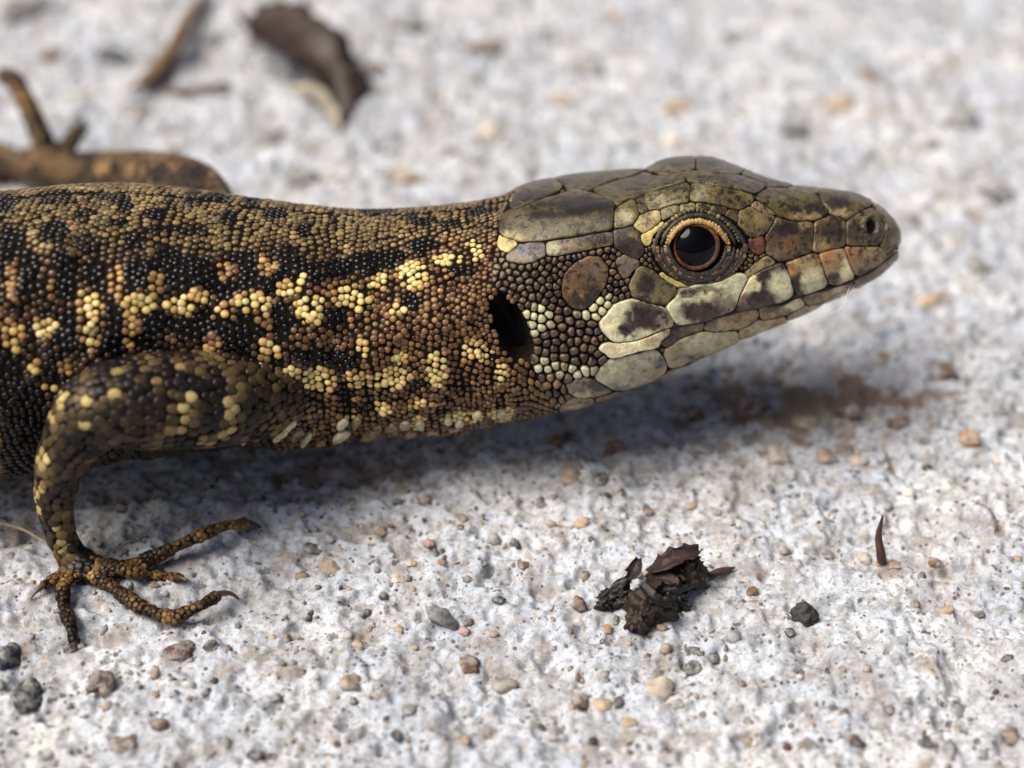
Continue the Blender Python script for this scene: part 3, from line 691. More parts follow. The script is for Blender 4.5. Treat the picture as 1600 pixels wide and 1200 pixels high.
# ------------------------------------------------------------------ head plates: each shield of the head, wrapped on the head's surface
OL, OLL, GRN, CRM, BRN = (.088, .066, .023), (.140, .106, .038), (.58, .54, .33), (.76, .66, .39), (.105, .060, .027)
DRK, TAN, YEL, GRY, ORG, RED = (.018, .013, .011), (.34, .235, .105), (.55, .44, .14), (.15, .135, .12), (.33, .155, .05), (.17, .06, .03)
PLATES = [
 # crown
 ([(781,362),(783,345),(795,334),(830,323),(869,314),(897,302),(914,301),(941,308),(958,318),(957,358),(930,362),(905,368),(866,374),(840,376),(808,376),(790,370)], OL,
   [(905,322,32,11,DRK,.9),(898,333,16,9,DRK,.9),(850,340,22,6,DRK,.85),(945,328,13,11,DRK,.8),(786,355,11,6,DRK,.7),(850,325,16,5,DRK,.6),(820,370,40,7,OLL,.9),(800,372,18,6,YEL,.5)]),
 ([(799,327),(804,308),(816,294),(843,283),(862,279),(880,290),(858,301),(835,312),(815,322)], OL, [(822,309,16,5,DRK,.7),(803,322,8,8,DRK,.6),(848,305,14,5,DRK,.7)]),
 ([(864,278),(900,271),(945,266),(985,263),(1007,261),(992,275),(955,285),(925,296),(905,300),(885,291)], OL, [(885,288,10,5,DRK,.5),(960,272,40,4,DRK,.45),(930,285,20,5,DRK,.3)]),
 ([(925,299),(958,287),(992,277),(1020,277),(1060,276),(1074,284),(1060,288),(1030,296),(1002,307),(985,311),(966,319),(944,308)], OL, [(985,295,22,6,DRK,.6),(1040,283,20,5,DRK,.5)]),
 ([(960,356),(962,335),(967,325),(985,313),(993,317),(997,335),(990,349),(975,355)], OLL, [(978,338,9,10,GRN,.35),(992,325,6,8,OL,.7)]),
 ([(995,313),(1004,309),(1012,328),(1001,332),(996,322)], OL, []),
 ([(1007,305),(1035,298),(1060,290),(1077,289),(1075,314),(1050,318),(1030,324),(1013,327),(1006,314)], OLL, [(1050,298,24,4,DRK,.7),(1030,315,14,6,GRN,.25)]),
 ([(1079,288),(1100,288),(1120,292),(1150,300),(1178,309),(1170,319),(1150,322),(1120,317),(1100,314),(1078,314)], OLL, [(1130,300,26,5,OL,.8),(1092,302,8,9,GRN,.3),(1150,315,16,5,OL,.7)]),
 ([(1009,261),(1030,250),(1060,244),(1085,242),(1086,266),(1060,271),(1025,268)], OL, [(1050,256,20,6,DRK,.6)]),
 ([(1088,242),(1110,244),(1140,252),(1163,262),(1150,274),(1120,274),(1089,267)], OL, [(1110,256,14,5,DRK,.65)]),
 ([(1022,274),(1055,273),(1090,270),(1150,277),(1178,284),(1197,291),(1182,302),(1150,297),(1115,289),(1080,286),(1068,280)], OL, [(1130,280,30,5,DRK,.5),(1185,293,10,6,DRK,.6)]),
 ([(1158,273),(1168,265),(1200,277),(1226,285),(1244,290),(1226,294),(1202,290),(1180,282)], OL, [(1210,285,16,4,DRK,.7)]),
 ([(1228,295),(1247,291),(1277,296),(1277,304),(1248,301)], OLL, [(1250,294,20,3,DRK,.4)]),
 ([(1182,310),(1189,302),(1206,298),(1225,297),(1245,303),(1275,308),(1281,318),(1293,331),(1290,337),(1270,343),(1250,345),(1232,343),(1215,335),(1200,324)], OL,
   [(1238,328,9,6,DRK,.85),(1272,328,14,7,DRK,.85),(1210,315,16,6,OLL,.8),(1255,340,24,5,TAN,.45)]),
 ([(1280,299),(1310,300),(1340,308),(1362,320),(1346,329),(1333,337),(1323,343),(1297,335),(1294,328),(1284,315)], OL, [(1312,317,17,9,DRK,.8),(1310,336,18,5,TAN,.6),(1340,318,12,6,OLL,.5)]),
 ([(1322,346),(1345,331),(1360,326),(1374,334),(1380,350),(1379,368),(1371,381),(1350,384),(1330,384),(1321,380)], (.12,.085,.045), [(1334,364,10,13,DRK,.55),(1360,354,9,12,DRK,.95),(1345,340,8,6,OLL,.5)]),  # dark blotch at the nostril paints the shade inside the hole
 ([(1362,323),(1378,329),(1393,344),(1403,362),(1404,376),(1395,385),(1383,397),(1375,387),(1382,370),(1384,350),(1377,335)], (.15,.115,.06), [(1384,380,6,8,DRK,.5),(1396,372,5,8,TAN,.3)]),
 # side of the snout
 ([(1212,340),(1232,347),(1245,348),(1262,346),(1271,353),(1270,375),(1267,391),(1245,401),(1215,407),(1200,393),(1197,372),(1207,352)], BRN, [(1228,358,20,9,DRK,.85),(1258,368,10,7,DRK,.55),(1225,385,14,9,ORG,.35),(1256,352,9,6,TAN,.45),(1206,396,8,6,GRY,.7)]),
 ([(1272,351),(1292,339),(1310,341),(1320,347),(1320,365),(1318,382),(1300,388),(1282,392),(1268,392),(1271,370)], (.17,.11,.05), [(1295,360,17,13,DRK,.8),(1278,385,12,7,TAN,.8),(1311,378,9,9,DRK,.5)]),
 ([(1152,337),(1170,325),(1190,333),(1210,338),(1205,350),(1195,362),(1180,367),(1168,361),(1156,351)], (.20,.145,.055), [(1192,358,10,8,DRK,.5),(1170,332,14,5,OL,.6)]),
 ([(1173,321),(1186,319),(1200,327),(1211,335),(1204,336),(1186,330)], (.22,.14,.08), []),
 ([(1176,376),(1188,369),(1193,380),(1189,392),(1178,388)], RED, []),
 # upper lip shields
 ([(1320,388),(1350,386),(1374,387),(1384,399),(1372,411),(1350,421),(1331,424),(1326,408)], (.22,.145,.065), [(1328,398,10,8,ORG,.6),(1352,424,12,6,DRK,.6),(1360,395,12,6,TAN,.4)]),
 ([(1280,398),(1300,391),(1314,390),(1322,408),(1330,425),(1328,432),(1310,440),(1295,437),(1287,420)], TAN, [(1290,402,12,10,ORG,.8),(1320,420,9,16,CRM,.9),(1296,432,10,8,DRK,.9),(1308,408,8,10,TAN,.6)]),
 ([(1228,412),(1250,402),(1274,397),(1283,420),(1285,445),(1270,452),(1245,458),(1236,440)], TAN, [(1241,446,11,16,DRK,.95),(1268,440,14,18,GRN,.9),(1236,420,10,7,ORG,.7),(1262,402,14,5,DRK,.5)]),
 ([(1168,435),(1190,420),(1222,410),(1231,430),(1235,455),(1222,468),(1195,474),(1160,480),(1148,483),(1155,462)], (.06,.038,.026), [(1170,445,13,11,CRM,.9),(1218,446,18,19,GRN,.95),(1190,462,22,9,DRK,.6),(1158,468,8,8,(.22,.14,.1),.6)]),
 ([(1060,450),(1085,447),(1120,442),(1140,436),(1163,430),(1165,437),(1152,460),(1145,478),(1125,487),(1100,497),(1080,503),(1057,505),(1047,492),(1039,480),(1057,463)], GRN,
   [(1093,486,34,15,(.05,.032,.022),.95),(1072,456,16,6,DRK,.7),(1128,472,16,14,(.10,.065,.045),.75),(1140,448,22,10,GRN,.9),(1105,452,24,5,OL,.7)]),
 ([(1166,430),(1180,418),(1200,404),(1212,410),(1190,420),(1170,433)], TAN, [(1204,408,8,5,OLL,.5)]),
 ([(938,502),(960,475),(986,466),(1017,476),(1036,480),(1051,505),(1017,520),(986,531),(961,532),(949,519)], GRN,
   [(1012,496,30,17,(.035,.024,.018),1),(978,512,16,11,(.05,.035,.03),.9),(1000,478,14,7,(.06,.045,.03),.8),(1038,500,10,10,(.24,.17,.13),.7),(952,497,10,18,CRM,.7)]),
 ([(934,545),(960,538),(1000,530),(1030,518),(1046,510),(1045,520),(1020,537),(990,548),(960,552),(945,550)], CRM, [(1040,516,10,7,OL,.8),(1015,530,14,6,TAN,.6)]),
 # cheek shields
 ([(995,420),(1010,424),(1035,437),(1056,447),(1056,460),(1036,476),(1015,472),(989,463),(983,445)], (.15,.115,.055), [(1010,444,13,12,DRK,.85),(1035,463,16,8,OLL,.5),(988,440,7,12,TAN,.5)]),
 ([(963,405),(978,398),(990,404),(993,415),(983,430),(974,435),(965,420)], (.19,.145,.095), [(980,422,8,8,(.11,.07,.05),.6)]),
 ([(878,445),(884,425),(900,410),(920,401),(937,402),(948,415),(949,430),(944,447),(932,465),(918,480),(905,483),(890,478),(880,463)], (.145,.082,.034), [(912,470,22,9,DRK,.8),(928,455,9,10,DRK,.5),(932,418,12,12,(.16,.12,.09),.6),(908,464,5,4,ORG,.9),(890,440,8,16,ORG,.25)]),
 ([(795,401),(810,388),(830,382),(850,380),(852,400),(835,408),(815,412),(800,408)], (.17,.13,.085), [(822,390,20,6,(.14,.15,.19),.7),(836,386,12,5,DRK,.5)]),
 ([(853,380),(890,374),(930,367),(956,364),(958,380),(940,385),(920,390),(890,395),(870,399),(856,397)], (.14,.095,.05), [(866,390,11,8,GRN,.45),(930,374,26,6,DRK,.7),(900,385,20,6,TAN,.25)]),
 ([(958,362),(985,355),(998,362),(1001,380),(999,395),(990,405),(978,396),(966,385),(959,378)], (.055,.038,.026), [(988,368,8,6,TAN,.35),(975,385,14,9,DRK,.6)]),
 ([(781,371),(805,376),(806,382),(795,389),(783,384)], YEL, [(800,380,8,4,OLL,.6)]),
 # brow
 ([(991,352),(1000,340),(1015,333),(1031,332),(1030,345),(1020,355),(1008,361),(995,359)], (.36,.27,.11), [(1018,342,10,7,(.26,.19,.10),.6),(998,352,5,8,YEL,.6)]),
 ([(1033,331),(1055,323),(1062,325),(1060,333),(1036,345)], OLL, []),
 ([(1063,324),(1085,320),(1085,328),(1063,333)], (.26,.21,.08), []),
 ([(1087,320),(1110,322),(1108,329),(1088,328)], OLL, []),
 ([(1112,322),(1135,328),(1130,336),(1110,330)], OL, [(1125,329,8,4,DRK,.6)]),
 ([(1137,329),(1152,337),(1150,346),(1133,337)], OL, []),
 ([(1003,368),(1018,361),(1036,346),(1038,351),(1022,366),(1013,378),(1004,377)], YEL, [(1008,374,5,5,OLL,.4)]),
 ([(1031,430),(1040,430),(1060,440),(1076,446),(1060,449),(1045,441)], YEL, []),
 # lower jaw
 ([(1385,401),(1399,391),(1397,405),(1380,423),(1355,440),(1333,448),(1336,436),(1352,426),(1372,413)], (.23,.165,.075), [(1352,432,12,6,DRK,.4),(1385,410,9,8,TAN,.5)]),
 ([(1255,461),(1285,450),(1308,445),(1328,436),(1332,447),(1308,455),(1288,468),(1262,472)], (.34,.24,.12), [(1305,450,10,6,CRM,.5),(1265,464,10,6,DRK,.5)]),
 ([(1287,471),(1310,457),(1333,450),(1322,462),(1300,471)], (.46,.43,.28), []),
 ([(1190,479),(1225,470),(1246,462),(1254,473),(1235,482),(1215,491),(1190,493)], TAN, [(1240,472,11,9,CRM,.95),(1202,482,12,7,(.05,.03,.02),.85)]),
 ([(1105,501),(1140,490),(1175,484),(1184,487),(1175,497),(1150,511),(1120,517),(1100,513)], TAN, [(1160,494,14,6,ORG,.5),(1120,508,16,6,(.42,.33,.2),.6),(1105,505,6,8,DRK,.6)]),
 ([(1048,513),(1098,501),(1097,513),(1060,526),(1037,536),(1030,531)], (.09,.055,.03), [(1080,508,14,5,TAN,.35)]),
 ([(1230,496),(1260,482),(1288,474),(1286,483),(1262,495),(1240,503),(1232,503)], (.42,.33,.19), [(1240,498,9,5,ORG,.5),(1275,481,12,5,CRM,.6)]),
 ([(1153,521),(1180,507),(1215,498),(1229,500),(1223,509),(1195,521),(1160,533)], (.48,.38,.22), [(1215,503,10,5,ORG,.6),(1162,522,9,6,ORG,.5),(1190,514,14,6,CRM,.6)]),
 ([(1041,551),(1060,531),(1090,520),(1120,518),(1150,518),(1156,531),(1130,544),(1100,556),(1060,567),(1043,572)], (.46,.38,.22), [(1105,532,32,10,GRN,.85),(1055,545,10,14,TAN,.6),(1080,556,22,6,GRY,.6),(1052,520,16,6,BRN,.6)]),
 ([(930,588),(945,572),(970,560),(1000,548),(1022,550),(1036,563),(1038,576),(1025,589),(1000,601),(975,607),(950,603)], (.47,.43,.28), [(950,588,22,12,GRN,.7),(1027,563,10,8,GRY,.8),(1020,580,16,9,TAN,.6),(975,603,18,6,GRY,.6)]),
 ([(885,600),(905,592),(925,592),(945,603),(955,610),(930,617),(905,620),(890,612)], (.28,.22,.14), [(935,603,16,6,DRK,.85),(920,598,8,5,DRK,.6),(905,616,16,4,CRM,.5)]),
 ([(960,612),(1000,604),(1030,592),(1045,580),(1062,572),(1058,579),(1010,602),(965,622),(940,630),(930,622)], (.30,.21,.12), [(965,613,14,5,GRY,.7),(1000,606,16,4,ORG,.4)]),
 ([(1063,571),(1110,557),(1160,535),(1222,510),(1232,505),(1222,509),(1170,531),(1120,553),(1066,577)], (.33,.22,.11), []),
 ([(893,622),(925,622),(928,632),(900,641),(884,645),(874,636)], (.30,.20,.11), [(900,635,12,4,CRM,.4)]),
]
def chaikin(p, it=1, k=.25):
    for _ in range(it):
        p = np.asarray(p, float); n = np.roll(p, -1, 0)
        p = np.stack([p * (1 - k) + n * k, p * k + n * (1 - k)], 1).reshape(-1, 2)
    return np.asarray(p, float)
def resample(p, n):
    q = np.vstack([p, p[:1]]); t = np.concatenate([[0], np.cumsum(np.linalg.norm(np.diff(q, axis=0), axis=1))])
    s = np.linspace(0, t[-1], n, endpoint=False)
    return np.stack([np.interp(s, t, q[:, 0]), np.interp(s, t, q[:, 1])], -1)
NOSTRIL = (1360, 354)
def plate(name, poly, base, blot, h=.055, gap=1.1, fine=4.0, centre=None, parent=None, rim=3.0, mat=None, lift=0.0, seam=.32):
    per = np.sum(np.linalg.norm(np.diff(np.vstack([poly, poly[:1]]), axis=0), axis=1))
    n = int(np.clip(per / fine, 10, 64)); p = resample(poly, n)
    c = p.mean(0) if centre is None else np.array(centre, float)
    r = np.linalg.norm(p - c, axis=1)
    p = c + (p - c) * (np.maximum(r - gap, .4 * r) / r)[:, None]; r = np.linalg.norm(p - c, axis=1)
    # thickness across the plate sets how far in the rounded rim reaches
    thin = max(2.0, np.percentile(r, 15))
    rm_ = min(rim, thin * .5)
    ins = [0, rm_ * .28, rm_ * .62, rm_]
    mx = r.max(); k = int(np.clip((mx - rm_) / (fine * 1.6), 1, 12))
    rings = []
    for i in ins: rings.append((np.maximum(1 - i / r, .12), [-.30, .45, .80, .94][ins.index(i)]))
    last = np.maximum(1 - rm_ / r, .12)
    for i in range(1, k): rings.append((last * (1 - i / k), .92 + .08 * (1 - (1 - i / k)**2)))
    V, C = [], []
    def vert(x, y, hh):
        P, N = hit(x, y, c[0], c[1])
        dn = 0
        if name == 'head_plate' and math.hypot(x - NOSTRIL[0], y - NOSTRIL[1]) < 22:
            q = math.hypot((x - NOSTRIL[0]) / 8.5, (y - NOSTRIL[1]) / 11); dn = -.13 * (1 - float(sstep(.5, 1.05, q))) + .04 * math.exp(-((q - 1.25) / .25)**2)
        V.append(P + N * (h * hh + dn + (lift if hh > -.2 else -.02)))
        col = np.array(base, float)
        jx = (float(vnoise(x * .16, y * .16, 3)) - .5) * 9; jy = (float(vnoise(x * .16 + 9, y * .16, 8)) - .5) * 9
        for bx, by, rx, ry, bc, st in blot:
            f = min(1, st * 1.05) * (1 - float(sstep(.58, 1.25, math.hypot((x + jx - bx) / (rx * 1.28), (y + jy - by) / (ry * 1.28))))); col = col * (1 - f) + np.array(bc) * f
        col = col * (.70 + .60 * float(fbm(x * .09, y * .09, 3, 44)))
        C.append(col * (seam if hh < 0 else (.5 + .5 * seam) if hh < .5 else 1.0))
    for f, hh in rings:
        f = np.broadcast_to(f, r.shape)
        for q in range(n): vert(c[0] + (p[q, 0] - c[0]) * f[q], c[1] + (p[q, 1] - c[1]) * f[q], hh)
    vert(c[0], c[1], 1.0)
    Q = grid_faces(len(rings), n, True); j = np.arange(n)
    T = np.stack([(len(rings) - 1) * n + j, (len(rings) - 1) * n + (j + 1) % n, np.full(n, len(rings) * n)], -1)
    me = mesh_np(name, np.array(V), [Q, T], np.clip(np.array(C), .003, .9))
    # make the faces look outwards
    e = np.array(V); f0 = Q[len(Q) // 2]; nrm = np.cross(e[f0[1]] - e[f0[0]], e[f0[3]] - e[f0[0]])
    if np.dot(nrm, CAM - e[f0[0]]) < 0: me.flip_normals()
    return link(name, me, mat or M['plate'], parent or lizard)

STEP = 2.0
rx0, ry0, rx1, ry1 = 760, 234, 1412, 656
ux = np.arange(rx0, rx1, STEP); uy = np.arange(ry0, ry1, STEP)
UX, UY = np.meshgrid(ux, uy)
lab = np.where(in_poly(UX, UY, HEAD), -1, -2)
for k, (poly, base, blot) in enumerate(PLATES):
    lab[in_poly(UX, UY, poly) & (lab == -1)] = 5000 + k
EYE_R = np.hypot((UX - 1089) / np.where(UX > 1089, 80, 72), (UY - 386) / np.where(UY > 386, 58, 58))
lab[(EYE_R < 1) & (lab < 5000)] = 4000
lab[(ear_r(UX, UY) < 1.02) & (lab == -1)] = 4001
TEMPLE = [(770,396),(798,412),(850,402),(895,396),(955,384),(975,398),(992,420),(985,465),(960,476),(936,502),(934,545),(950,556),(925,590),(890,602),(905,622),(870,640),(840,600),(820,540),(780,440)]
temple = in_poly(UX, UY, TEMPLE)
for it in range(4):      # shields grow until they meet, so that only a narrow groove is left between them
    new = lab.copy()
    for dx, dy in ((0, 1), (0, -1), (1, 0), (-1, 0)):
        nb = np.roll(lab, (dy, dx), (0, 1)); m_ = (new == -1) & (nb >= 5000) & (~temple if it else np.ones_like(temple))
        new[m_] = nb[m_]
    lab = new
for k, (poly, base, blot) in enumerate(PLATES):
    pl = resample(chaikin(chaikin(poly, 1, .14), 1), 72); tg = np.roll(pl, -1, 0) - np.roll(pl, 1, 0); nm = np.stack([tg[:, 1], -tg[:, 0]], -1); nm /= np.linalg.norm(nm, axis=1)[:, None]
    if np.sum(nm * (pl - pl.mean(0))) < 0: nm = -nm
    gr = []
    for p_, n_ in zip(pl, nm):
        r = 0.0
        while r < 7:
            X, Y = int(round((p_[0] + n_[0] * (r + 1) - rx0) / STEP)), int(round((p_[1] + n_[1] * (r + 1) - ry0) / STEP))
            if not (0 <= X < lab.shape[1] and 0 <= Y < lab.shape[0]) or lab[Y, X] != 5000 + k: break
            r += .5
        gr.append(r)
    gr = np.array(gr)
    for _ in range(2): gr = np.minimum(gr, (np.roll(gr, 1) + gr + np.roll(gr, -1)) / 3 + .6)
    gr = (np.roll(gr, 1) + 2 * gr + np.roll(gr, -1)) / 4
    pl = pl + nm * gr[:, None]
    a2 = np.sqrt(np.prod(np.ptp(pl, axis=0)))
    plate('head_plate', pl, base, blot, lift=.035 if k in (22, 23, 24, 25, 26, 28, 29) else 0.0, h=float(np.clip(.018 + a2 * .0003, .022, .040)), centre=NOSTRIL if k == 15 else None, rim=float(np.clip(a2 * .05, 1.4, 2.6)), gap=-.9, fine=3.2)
# small polygonal scales fill what is left between the shields
free = lab == -1
fy, fx = np.nonzero(free)
FP = np.stack([ux[fx], uy[fy]], -1)
def target(x, y):
    t = np.full(np.shape(x), 11.5)
    t = np.where((x < 905) & (y > 478) & (y < 535), 15.5, t)
    t = np.where((x > 895) & (x < 960) & (y > 466) & (y < 520), 15.5, t)
    t = np.where((y > 545) & (x < 960), 14.5, t)
    t = np.where(x > 985, 9.0, t)
    return t
seeds = []
order = RNG.permutation(len(FP))
for i in order:
    p = FP[i]; t = float(target(p[0], p[1])) * .82
    if all((p[0] - s[0])**2 + (p[1] - s[1])**2 > t * t for s in seeds): seeds.append(tuple(p))
S = np.array(seeds)
for it in range(5):
    d2 = ((FP[:, None, :] - S[None])**2).sum(-1); near = d2.argmin(1)
    for k in range(len(S)):
        q = FP[near == k]
        if len(q): S[k] = q.mean(0)
d2 = ((FP[:, None, :] - S[None])**2).sum(-1); near = d2.argmin(1)
lab[fy, fx] = near
CELLCOL = [(825,505,24,26,(.66,.62,.36),1),(845,495,22,20,(.66,.62,.36),1),(925,488,26,14,(.60,.54,.33),1),(945,470,14,12,(.62,.56,.30),.9),(850,572,24,14,(.58,.52,.33),.9),(895,580,40,9,(.62,.55,.36),.9),
 (880,470,14,18,(.03,.02,.018),.9),(868,540,34,12,(.05,.03,.022),.85),(905,520,30,12,(.09,.055,.035),.85),(925,520,16,10,(.06,.05,.05),.8),(960,445,16,10,(.07,.045,.03),.6),
 (830,440,20,22,(.10,.07,.05),.5),(785,420,14,20,(.18,.14,.09),.7),(870,595,20,10,(.30,.19,.12),.7),(865,625,24,12,(.25,.15,.09),.8),(790,350,14,20,(.12,.10,.05),.9)]
ncell = 0
for k in range(len(S)):
    q = FP[near == k]
    if len(q) < 4: continue
    c = q.mean(0); n = 16; th = np.linspace(0, 2 * np.pi, n, endpoint=False); rr = []
    if lab[int((c[1] - ry0) / STEP), int((c[0] - rx0) / STEP)] != k: continue
    for a_ in th:
        r = 1.0
        while r < 26:
            X, Y = int(round((c[0] + math.cos(a_) * r - rx0) / STEP)), int(round((c[1] + math.sin(a_) * r - ry0) / STEP))
            if not (0 <= X < lab.shape[1] and 0 <= Y < lab.shape[0]) or lab[Y, X] != k: break
            r += .5
        rr.append(r)
    rr = np.array(rr); rr = (rr + np.roll(rr, 1) * .5 + np.roll(rr, -1) * .5) / 2
    if np.median(rr) < (2.6 if c[0] < 990 else 3.4): continue
    poly = c + np.stack([np.cos(th), np.sin(th)], -1) * rr[:, None]
    base = np.array((.105, .062, .034)) * (1 + random.uniform(-.3, .35)) if c[0] < 990 else np.array(OL) * random.uniform(.6, 1.4)
    for bx, by, rx, ry, bc, st in CELLCOL:
        f = st * (1 - float(sstep(.6, 1.15, math.hypot((c[0] - bx) / rx, (c[1] - by) / ry)))); base = base * (1 - f) + np.array(bc) * random.uniform(.82, 1.12) * f
    plate('head_scale', poly, base, [], h=float(np.clip(np.median(rr) * .0075, .025, .075)), gap=.5, fine=3.6, rim=6.0)
    ncell += 1
print('head plates', len(PLATES), 'head scales', ncell, 'beads', len(L))

MOUTH = [(1398,393),(1385,403),(1352,424),(1330,435),(1305,444),(1270,454),(1240,463),(1228,470),(1190,476),(1148,485),(1100,499),(1075,504),(1052,509),(1040,524),(1015,540),(985,551),(945,556)]
mp_ = spline(np.array(MOUTH, float), 90); P_ = []
for x_, y_ in mp_:
    q_, n_ = hit(x_, y_, 1100, 470); P_.append(q_ + n_ * .030)
v_, f_ = tube(np.array(P_), (.044 - .012 * np.linspace(0, 1, 90)) * np.minimum(1, np.minimum(np.arange(90) + 3, 93 - np.arange(90)) / 12.0) * (1 + .2 * np.sin(np.arange(90) * .9)), 8)
M['mouth'] = plain('dark lip skin', (.012, .008, .006), .5, .3, 0, .4, 20, .2)
link('mouth_line', mesh_np('mouth_line', v_, f_), M['mouth'], lizard)
# larger pale scales along the throat fold and the breast
FOLD = [(534,661,13,8,-50,CRM),(556,660,14,9,-55,TAN),(532,680,17,8,-35,CRM),(538,697,17,7,-25,CRM),(574,680,18,8,-30,TAN),(590,668,10,9,0,TAN),(612,668,13,9,-20,TAN),(633,662,11,8,-20,(.5,.4,.24)),
 (422,664,10,6,-35,TAN),(438,678,16,6,-32,CRM),(452,663,15,7,-42,CRM),(463,678,15,7,-38,TAN),(478,684,16,6,-50,CRM),(432,652,8,7,0,TAN),(456,648,8,7,0,ORG),(445,654,7,6,0,TAN),(490,672,6,9,10,ORG),
 (655,662,11,9,0,CRM),(700,656,9,8,-20,CRM),(718,660,9,7,-20,CRM),(746,647,10,7,-20,CRM),(783,645,11,7,-20,(.5,.42,.27)),(640,676,12,6,-15,(.42,.28,.15)),(675,673,12,5,-10,(.42,.26,.15)),(710,668,12,4,-10,(.42,.26,.15)),
 (500,690,10,5,-30,(.40,.22,.12)),(385,685,12,5,-30,CRM),(405,680,12,5,-35,TAN)]
for x, y, a_, b_, rot, colr_ in FOLD:
    th = np.linspace(0, 2 * np.pi, 20, endpoint=False); cr, sr = math.cos(math.radians(rot)), math.sin(math.radians(rot))
    e = np.stack([a_ * np.cos(th), b_ * np.sin(th)], -1); e = np.stack([x + e[:, 0] * cr - e[:, 1] * sr, y + e[:, 0] * sr + e[:, 1] * cr], -1)
    if hit(x, y)[0] is None: continue
    plate('throat_scale', e, np.array(colr_) * .8, [], h=.075, gap=.6, fine=4, rim=8)

# ------------------------------------------------------------------ eye with iris, pupil and lids; eardrum
EP, EN = hit(*EYE)
EN = EN * .72 + (CAM - EP) / np.linalg.norm(CAM - EP) * .28; EN /= np.linalg.norm(EN)
ER = .46; EC = EP - EN * .24
ez = EN; ex = np.cross([0, 0, 1.0], ez); ex /= np.linalg.norm(ex); ey = np.cross(ez, ex)
def cap(r0, r1, lift, nr=14, ns=40, dx=0, dy=0):
    """part of the eyeball between two angular radii, in units of the eye radius"""
    V = []
    for k in range(nr):
        s = r0 + (r1 - r0) * k / (nr - 1)
        for q in range(ns):
            t = 2 * math.pi * q / ns; X, Y = s * math.cos(t) + dx, s * math.sin(t) + dy; Z = math.sqrt(max(0, 1 - X * X - Y * Y))
            V.append(EC + (ER + lift) * (ex * X + ey * Y + ez * Z))
    V = np.array(V); return V, [grid_faces(nr, ns, True)]
def eyeball():
    v_, f_ = cap(.001, .97, 0, 24, 48); return mesh_np('eye', v_, f_)
M['sclera'] = plain('dark eye rim', (.008, .006, .006), .08, .4, .4, .2, 6, 0)
def iris_mat():
    m, t, b = new_mat('copper iris'); p = geo_pos(t)
    t.links.new(ramp(t, noise(t, 16, 6, .7, p), [(.30, (.030, .009, .004)), (.50, (.19, .055, .013)), (.72, (.44, .17, .045))]), b.inputs['Base Color'])
    b.inputs['Roughness'].default_value = .3; b.inputs['Coat Weight'].default_value = .4; b.inputs['Coat Roughness'].default_value = .03
    return m
M['iris'] = iris_mat()
eye = link('eye', eyeball(), M['sclera'], lizard); eye['label'] = 'glossy dark eye with copper ring around the black pupil'
v_, f_ = cap(.50, .76, .004, 8, 48); link('iris', mesh_np('iris', v_, f_), M['iris'], eye)
v_, f_ = cap(.001, .64, .007, 14, 48, -.07, .035); link('pupil', mesh_np('pupil', v_, f_), M['pupil'], eye)
for o_ in (eye, *eye.children):
    me = o_.data; p0 = me.polygons[len(me.polygons) // 2]
    if p0.normal.dot(Vector(EN.tolist())) < 0: me.flip_normals()
def lid_path(ax, ay, t0, t1, n, lift, cx=0, cy=0):
    out = []
    for t in np.linspace(math.radians(t0), math.radians(t1), n):
        al = abs(math.sin(t))**(.30 if ax > 54 else .06)
        x, y = EYE[0] + cx + ax * math.cos(t), EYE[1] + cy + ay * math.sin(t) * al
        P, N = hit(x, y); out.append(P + N * lift)
    return np.array(out)
def lid_tube(name, ax, ay, t0, t1, lift, r, mat, cx=0, cy=0, wob=.12):
    P = lid_path(ax, ay, t0, t1, 70, lift, cx, cy); k = np.arange(70)
    rad = r * (1 + wob * np.sin(k * 1.9) + .10 * np.sin(k * .7 + 1)) * np.minimum(1, np.minimum(k + 1, 70 - k) / 9)
    v_, f_ = tube(P, rad, 10, ups=EN); return link(name, mesh_np(name, v_, f_), mat, lizard)
lid_tube('upper_eyelid', 46, 41, 188, 350, .085, .040, M['lid'], 0, 3)
lid_tube('lower_eyelid', 44, 41, -8, 188, .06, .040, M['lid_dark'], 0, 3)
lid_tube('eyelid_fold', 56, 50, -6, 186, .035, .045, M['lid_dark'], 2, 3)
lid_tube('eyelid_fold', 58, 49, 186, 352, .045, .040, M['lid_dark'], 2, 2)
lid_tube('eyelid_fold', 68, 57, -4, 120, .012, .040, M['lid_dark'], 4, 4)
lid_tube('eyelid_fold', 67, 56, 120, 250, .012, .034, M['lid_dark'], 2, 3)
lid_tube('eyelid_fold', 74, 57, 285, 352, .015, .036, M['lid_dark'], 2, 4)
def bead_ring(ax, ay, t0, t1, n, lift, r, cols_, cx=0, cy=0):
    for P, t in zip(lid_path(ax, ay, t0, t1, n, lift, cx, cy), np.linspace(t0, t1, n)):
        x, y = EYE[0] + cx + ax * math.cos(math.radians(t)), EYE[1] + cy + ay * math.sin(math.radians(t))
        _, N = hit(x, y); T = np.cross(N, ez + np.array([.01, .3, 0])); T /= np.linalg.norm(T); T = T - N * np.dot(T, N); T /= np.linalg.norm(T)
        q = r * random.uniform(.55, 1.3)
        bead_object('eyelid_scale', P, T, N, q * random.uniform(.8, 1.25), q, q, np.array(random.choice(cols_)) * random.uniform(.7, 1.15), lizard)
bead_ring(49, 45, -2, 184, 34, .06, .036, [(.30,.17,.07),(.24,.13,.055),(.05,.04,.03),(.34,.22,.10)], 0, 3)
bead_ring(63, 56, 5, 180, 40, .03, .034, [(.06,.05,.035),(.17,.10,.05),(.10,.07,.04),(.25,.16,.07)], 2, 3)
bead_ring(71, 57, -20, 60, 16, .02, .042, [(.16,.09,.045),(.26,.17,.08),(.09,.06,.03)], 6, 4)
